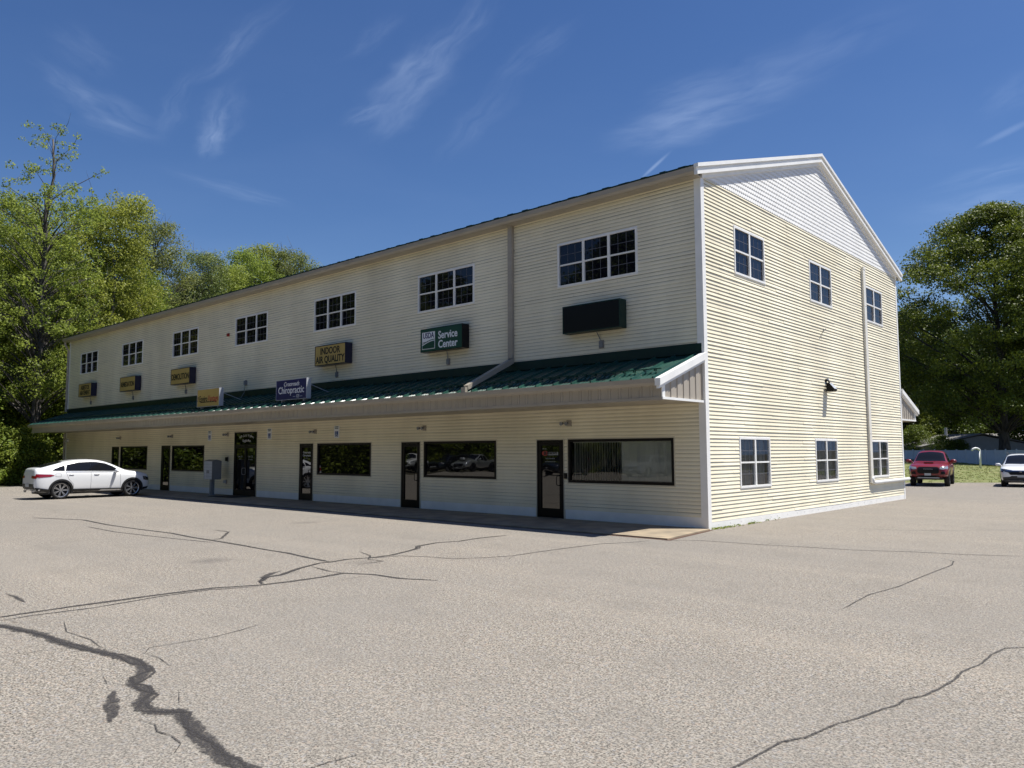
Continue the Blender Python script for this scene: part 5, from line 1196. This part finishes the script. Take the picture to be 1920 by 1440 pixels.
def make_compact_suv(mat=None):
    mat = mat or MT['carwhite']
    t = empty('compact_suv'); sp = dict(wheels=(-1.38, 1.28), track=.79, wr=.35, gap=.05,
        xs=[-2.28, -2.25, -2.15, -1.95, -1.6, -1.2, -.7, -.2, .2, .5, .8, 1.08, 1.3, 1.55, 1.85, 2.05, 2.2, 2.27],
        top=[(-2.28, .95), (-2.25, 1.15), (-2.15, 1.42), (-1.95, 1.58), (-1.6, 1.64), (-1.2, 1.67), (-.2, 1.68), (.2, 1.65), (.5, 1.53), (.8, 1.34), (1.08, 1.16), (1.3, 1.11), (1.55, 1.08), (1.85, 1.02), (2.05, .96), (2.2, .86), (2.27, .68)],
        bot=[(-2.28, .5), (-2.2, .35), (2.0, .27), (2.15, .30), (2.27, .38)], belt=[(-2.28, .9), (-2.1, 1.08), (0, 1.05), (1.3, 1.03), (2.0, .93), (2.27, .64)],
        w=[(-2.28, .74), (-2.2, .84), (-2.0, .90), (0, .92), (1.5, .925), (1.9, .90), (2.1, .84), (2.22, .76), (2.27, .66)], roofw=[(-2.2, .60), (-.5, .64), (.5, .64), (1.0, .68), (1.3, .74)])
    b, tr = car_body(sp, mat, t); S = (1, -1)
    conform(tr, [[(-1.85, 1.16), (-1.3, 1.12), (-1.3, 1.50), (-1.75, 1.46)], [(-1.24, 1.12), (-.25, 1.10), (-.25, 1.54), (-1.24, 1.51)], [(-.18, 1.10), (.82, 1.07), (.88, 1.10), (.45, 1.40), (.15, 1.53), (-.18, 1.54)]], 'y', 'side_window', MT['carglass'], t, sides=S)
    conform(tr, [[(.36, -.60), (1.10, -.72), (1.18, 0), (1.10, .72), (.36, .60), (.30, 0)]], 'z', 'windshield', MT['carglass'], t)
    conform(tr, [[(-.60, 1.18), (.60, 1.18), (.52, 1.50), (-.52, 1.50)]], '-x', 'rear_window', MT['carglass'], t)
    conform(tr, [[(.36, .79), (.50, .72), (.84, .82), (.84, .93), (.62, .90), (.36, .845)]], 'x', 'headlight', MT['lampd'], t, sides=S)
    conform(tr, [[(1.98, .76), (2.16, .74), (2.12, .86), (1.80, .93)]], 'y', 'headlight', MT['lampd'], t, sides=S)
    conform(tr, [[(-.46, .62), (.46, .62), (.56, .75), (.46, .82), (-.46, .82), (-.56, .75)]], 'x', 'grille', MT['black'], t)
    conform(tr, [[(-.62, .80), (.62, .80), (.66, .835), (-.66, .835)]], 'x', 'grille_bar', MT['chrome'], t, off=.02)
    m = MB(); 
    for k in range(3): m.box(2.27, 2.285, -.05+.03*k, -.04+.03*k, .76, .82)
    m.box(2.27, 2.285, -.06, .04, .755, .765); m.build('badge', MT['chrome'], t)
    conform(tr, [[(-.78, .33), (.78, .33), (.78, .50), (.50, .52), (.40, .57), (-.40, .57), (-.50, .52), (-.78, .50)]], 'x', 'cladding', MT['clad'], t, off=.014)
    conform(tr, [[(-.50, .35), (.50, .35), (.50, .385), (-.50, .385)]], 'x', 'skid_plate', MT['chrome'], t, off=.03)
    conform(tr, [[(-.17, .50), (.17, .50), (.17, .61), (-.17, .61)]], 'x', 'licence_plate', MT['plate'], t, off=.035)
    conform(tr, [[(-.80, .95), (-.62, .92), (-.62, 1.30), (-.72, 1.36)]], '-x', 'taillight', MT['tail'], t, sides=S)
    conform(tr, [[(-.93, .28), (.83, .28), (.83, .36), (-.93, .36)]], 'y', 'cladding', MT['clad'], t, off=.012, sides=S, step=.3)
    for x in sp['wheels']: arch_trim(tr, x, .35, .395, .455, MT['clad'], t)
    m = MB(); m.box(-1.9, 1.9, -.7, .7, .22, .45); m.build('underbody', MT['clad'], t)
    for s in S:
        m = MB(); m.tube([(-1.7, s*.62, 1.66), (-1.6, s*.62, 1.71), (-.2, s*.62, 1.725), (.1, s*.62, 1.67)], .018, 6); m.build('roof_rail', MT['clad'], t)
        m = MB(); m.box(-2.24, -2.2, s*.5-.05, s*.5+.05, .4, .44); m.build('reflector', MT['tail'], t)
    mirrors(t, mat, .78, .93, 1.08)
    for x in sp['wheels']:
        for s in S: wheel(t, x, s*.79, .35, .23, .68, 5, False)
    return t
def make_pickup(mat=None):
    mat = mat or MT['carred']
    t = empty('pickup_truck'); sp = dict(wheels=(-1.62, 1.66), track=.80, wr=.39, gap=.06, boxes=[(-2.55, -1.02, -.72, .72, .72, 2.0)],
        xs=[-2.68, -2.66, -2.6, -1.6, -1.02, -.97, -.90, -.5, .0, .35, .62, .90, 1.10, 1.4, 1.9, 2.25, 2.48, 2.58, 2.62],
        top=[(-2.68, 1.05), (-2.6, 1.14), (-1.02, 1.14), (-.97, 1.30), (-.90, 1.68), (-.5, 1.76), (.0, 1.775), (.35, 1.74), (.62, 1.58), (.90, 1.36), (1.10, 1.21), (1.4, 1.19), (1.9, 1.15), (2.25, 1.09), (2.48, 1.02), (2.58, .92), (2.62, .78)],
        bot=[(-2.68, .60), (-2.5, .45), (2.2, .42), (2.62, .50)], belt=[(-2.68, 1.03), (-1.0, 1.10), (0, 1.12), (1.1, 1.12), (2.0, 1.05), (2.45, .95), (2.62, .74)],
        w=[(-2.68, .88), (-1.6, .95), (-1.2, .93), (1.2, .93), (1.7, .96), (2.2, .93), (2.45, .88), (2.58, .80), (2.62, .74)], roofw=[(-1, .64), (.3, .64), (.9, .70), (1.2, .76)])
    b, tr = car_body(sp, mat, t); S = (1, -1)
    conform(tr, [[(-.82, 1.17), (-.18, 1.16), (-.18, 1.60), (-.72, 1.58)], [(-.12, 1.16), (.86, 1.15), (.90, 1.19), (.55, 1.48), (.32, 1.61), (-.12, 1.62)]], 'y', 'side_window', MT['carglass'], t, sides=S)
    conform(tr, [[(.46, -.60), (1.06, -.74), (1.13, 0), (1.06, .74), (.46, .60), (.40, 0)]], 'z', 'windshield', MT['carglass'], t)
    conform(tr, [[(-.55, 1.25), (.55, 1.25), (.50, 1.60), (-.50, 1.60)]], '-x', 'rear_window', MT['carglass'], t)
    conform(tr, [[(-.50, .70), (-.42, .64), (.42, .64), (.50, .70), (.50, .90), (.42, .97), (-.42, .97), (-.50, .90)]], 'x', 'grille', MT['black'], t, off=.012)
    text = text_mesh('lettering', 'TOYOTA', .085, MT['grey'], t, 0, .86, 0, 1.25, .002)
    text.data.transform(Matrix.Translation((2.655, 0, 0)) @ Matrix.Rotation(R(90), 4, 'Z'))
    conform(tr, [[(.53, .86), (.55, .96), (.85, .99), (.88, .90), (.70, .84)]], 'x', 'headlight', MT['lamp'], t, sides=S)
    conform(tr, [[(2.20, .90), (2.46, .84), (2.42, .97), (2.22, 1.01)]], 'y', 'headlight', MT['lamp'], t, sides=S)
    conform(tr, [[(.56, .60), (.78, .62), (.76, .74), (.60, .74)]], 'x', 'fog_light_bezel', MT['black'], t, sides=S)
    conform(tr, [[(-.56, .45), (.56, .45), (.48, .56), (-.48, .56)]], 'x', 'lower_grille', MT['black'], t)
    m = MB(); m.prism([(2.50, -.50, .40), (2.64, -.50, .43), (2.64, -.50, .46), (2.50, -.50, .44)], (0, 1.0, 0)); m.build('skid_plate', MT['lgrey'], t)
    m = MB(); m.box(2.655, 2.665, -.17, .13, .55, .66); m.build('licence_plate', MT['plate'], t)
    m = MB(); m.prism([(1.55, -.26, 1.18), (2.05, -.22, 1.145), (2.05, .22, 1.145), (1.55, .26, 1.18), ], (0, 0, .045)); s_ = m.build('hood_scoop', mat, t)
    m = MB(); m.quad((2.052, -.20, 1.150), (2.052, .20, 1.150), (2.052, .20, 1.185), (2.052, -.20, 1.185)); m.build('scoop_opening', MT['black'], s_)
    conform(tr, [[(-.82, 1.00), (-.62, .98), (-.62, 1.08), (-.80, 1.1)]], '-x', 'taillight', MT['tail'], t, sides=S)
    for x in sp['wheels']: arch_trim(tr, x, .39, .445, .51, MT['clad'], t)
    m = MB(); m.box(-2.3, 2.2, -.65, .65, .33, .55); m.build('underbody', MT['clad'], t)
    m = MB(); m.box(-2.78, -2.66, -.85, .85, .45, .62); m.build('rear_bumper', MT['chrome'], t)
    for s in S:
        for x in (-.66, .02):
            m = MB(); m.tube([(x-.1, s*.90, 1.03), (x-.08, s*.955, 1.03), (x+.08, s*.955, 1.03), (x+.1, s*.90, 1.03)], .016, 6); m.build('door_handle', mat, t)
    mirrors(t, mat, .82, .97, 1.20, 1.25)
    for x in sp['wheels']:
        for s in S: wheel(t, x, s*.80, .39, .25, .60, 6, False, dark=True)
    return t
def park(t, x, y, heading, s=1.0, z=0):
    t.location = (x, y, z); t.rotation_euler = (0, 0, heading); t.scale = (s, s, s); return t
def recolour(t, mat, old):
    for c in [t]+kids(t):
        for d in [c]+kids(c):
            if d.type == 'MESH' and d.data.materials and d.data.materials[0] == old:
                d.data = d.data.copy(); d.data.materials[0] = mat
coupe = make_coupe_suv(); tag(coupe, 'white coupe-roofed SUV parked nose in at the far left of the building', 'car')
park(coupe, -28.15, -4.65, R(90+CH), 1.03)
suv = make_compact_suv(); tag(suv, 'white compact SUV facing the lot at the right edge before the lawn', 'car'); park(suv, 1.48, 33.05, R(-82), 1.05)
truck = make_pickup(); tag(truck, 'red pickup truck with hood scoop beyond the gable end', 'pickup truck'); park(truck, -2.62, 31.45, R(-80.5), 1.06); truck.scale = (1.06, 1.04, 1.10)
# cars across the lot, seen mirrored in the storefront glass
G = 'cars across the lot mirrored in the storefront glass'
def other(src, mat, old, x, y, h, label, cat='car'):
    c = copy_tree(src); recolour(c, mat, old); park(c, x, y, h, 1.0); tag(c, label, cat, G); return c
other(truck, MT['carsilver'], MT['carred'], -42.6, -34.6, R(84), 'silver pickup across the lot mirrored in a front window', 'pickup truck')
other(suv, MT['cardark'], MT['carwhite'], -46.2, -34.6, R(88), 'dark SUV left of the silver pickup in the mirrored row')
other(truck, MT['carwhite'], MT['carred'], -50.4, -33.4, R(60), 'white pickup in the mirrored row', 'pickup truck')
other(suv, MT['cardark'], MT['carwhite'], -30.5, -33.0, R(95), 'dark SUV nearest in the mirrored row')
other(suv, MT['carsilver'], MT['carwhite'], -23.0, -33.5, R(90), 'silver SUV mirrored in the window with blinds')
other(suv, MT['carsilver'], MT['carwhite'], -56.0, -31.0, R(80), 'silver SUV at the far end of the mirrored row')
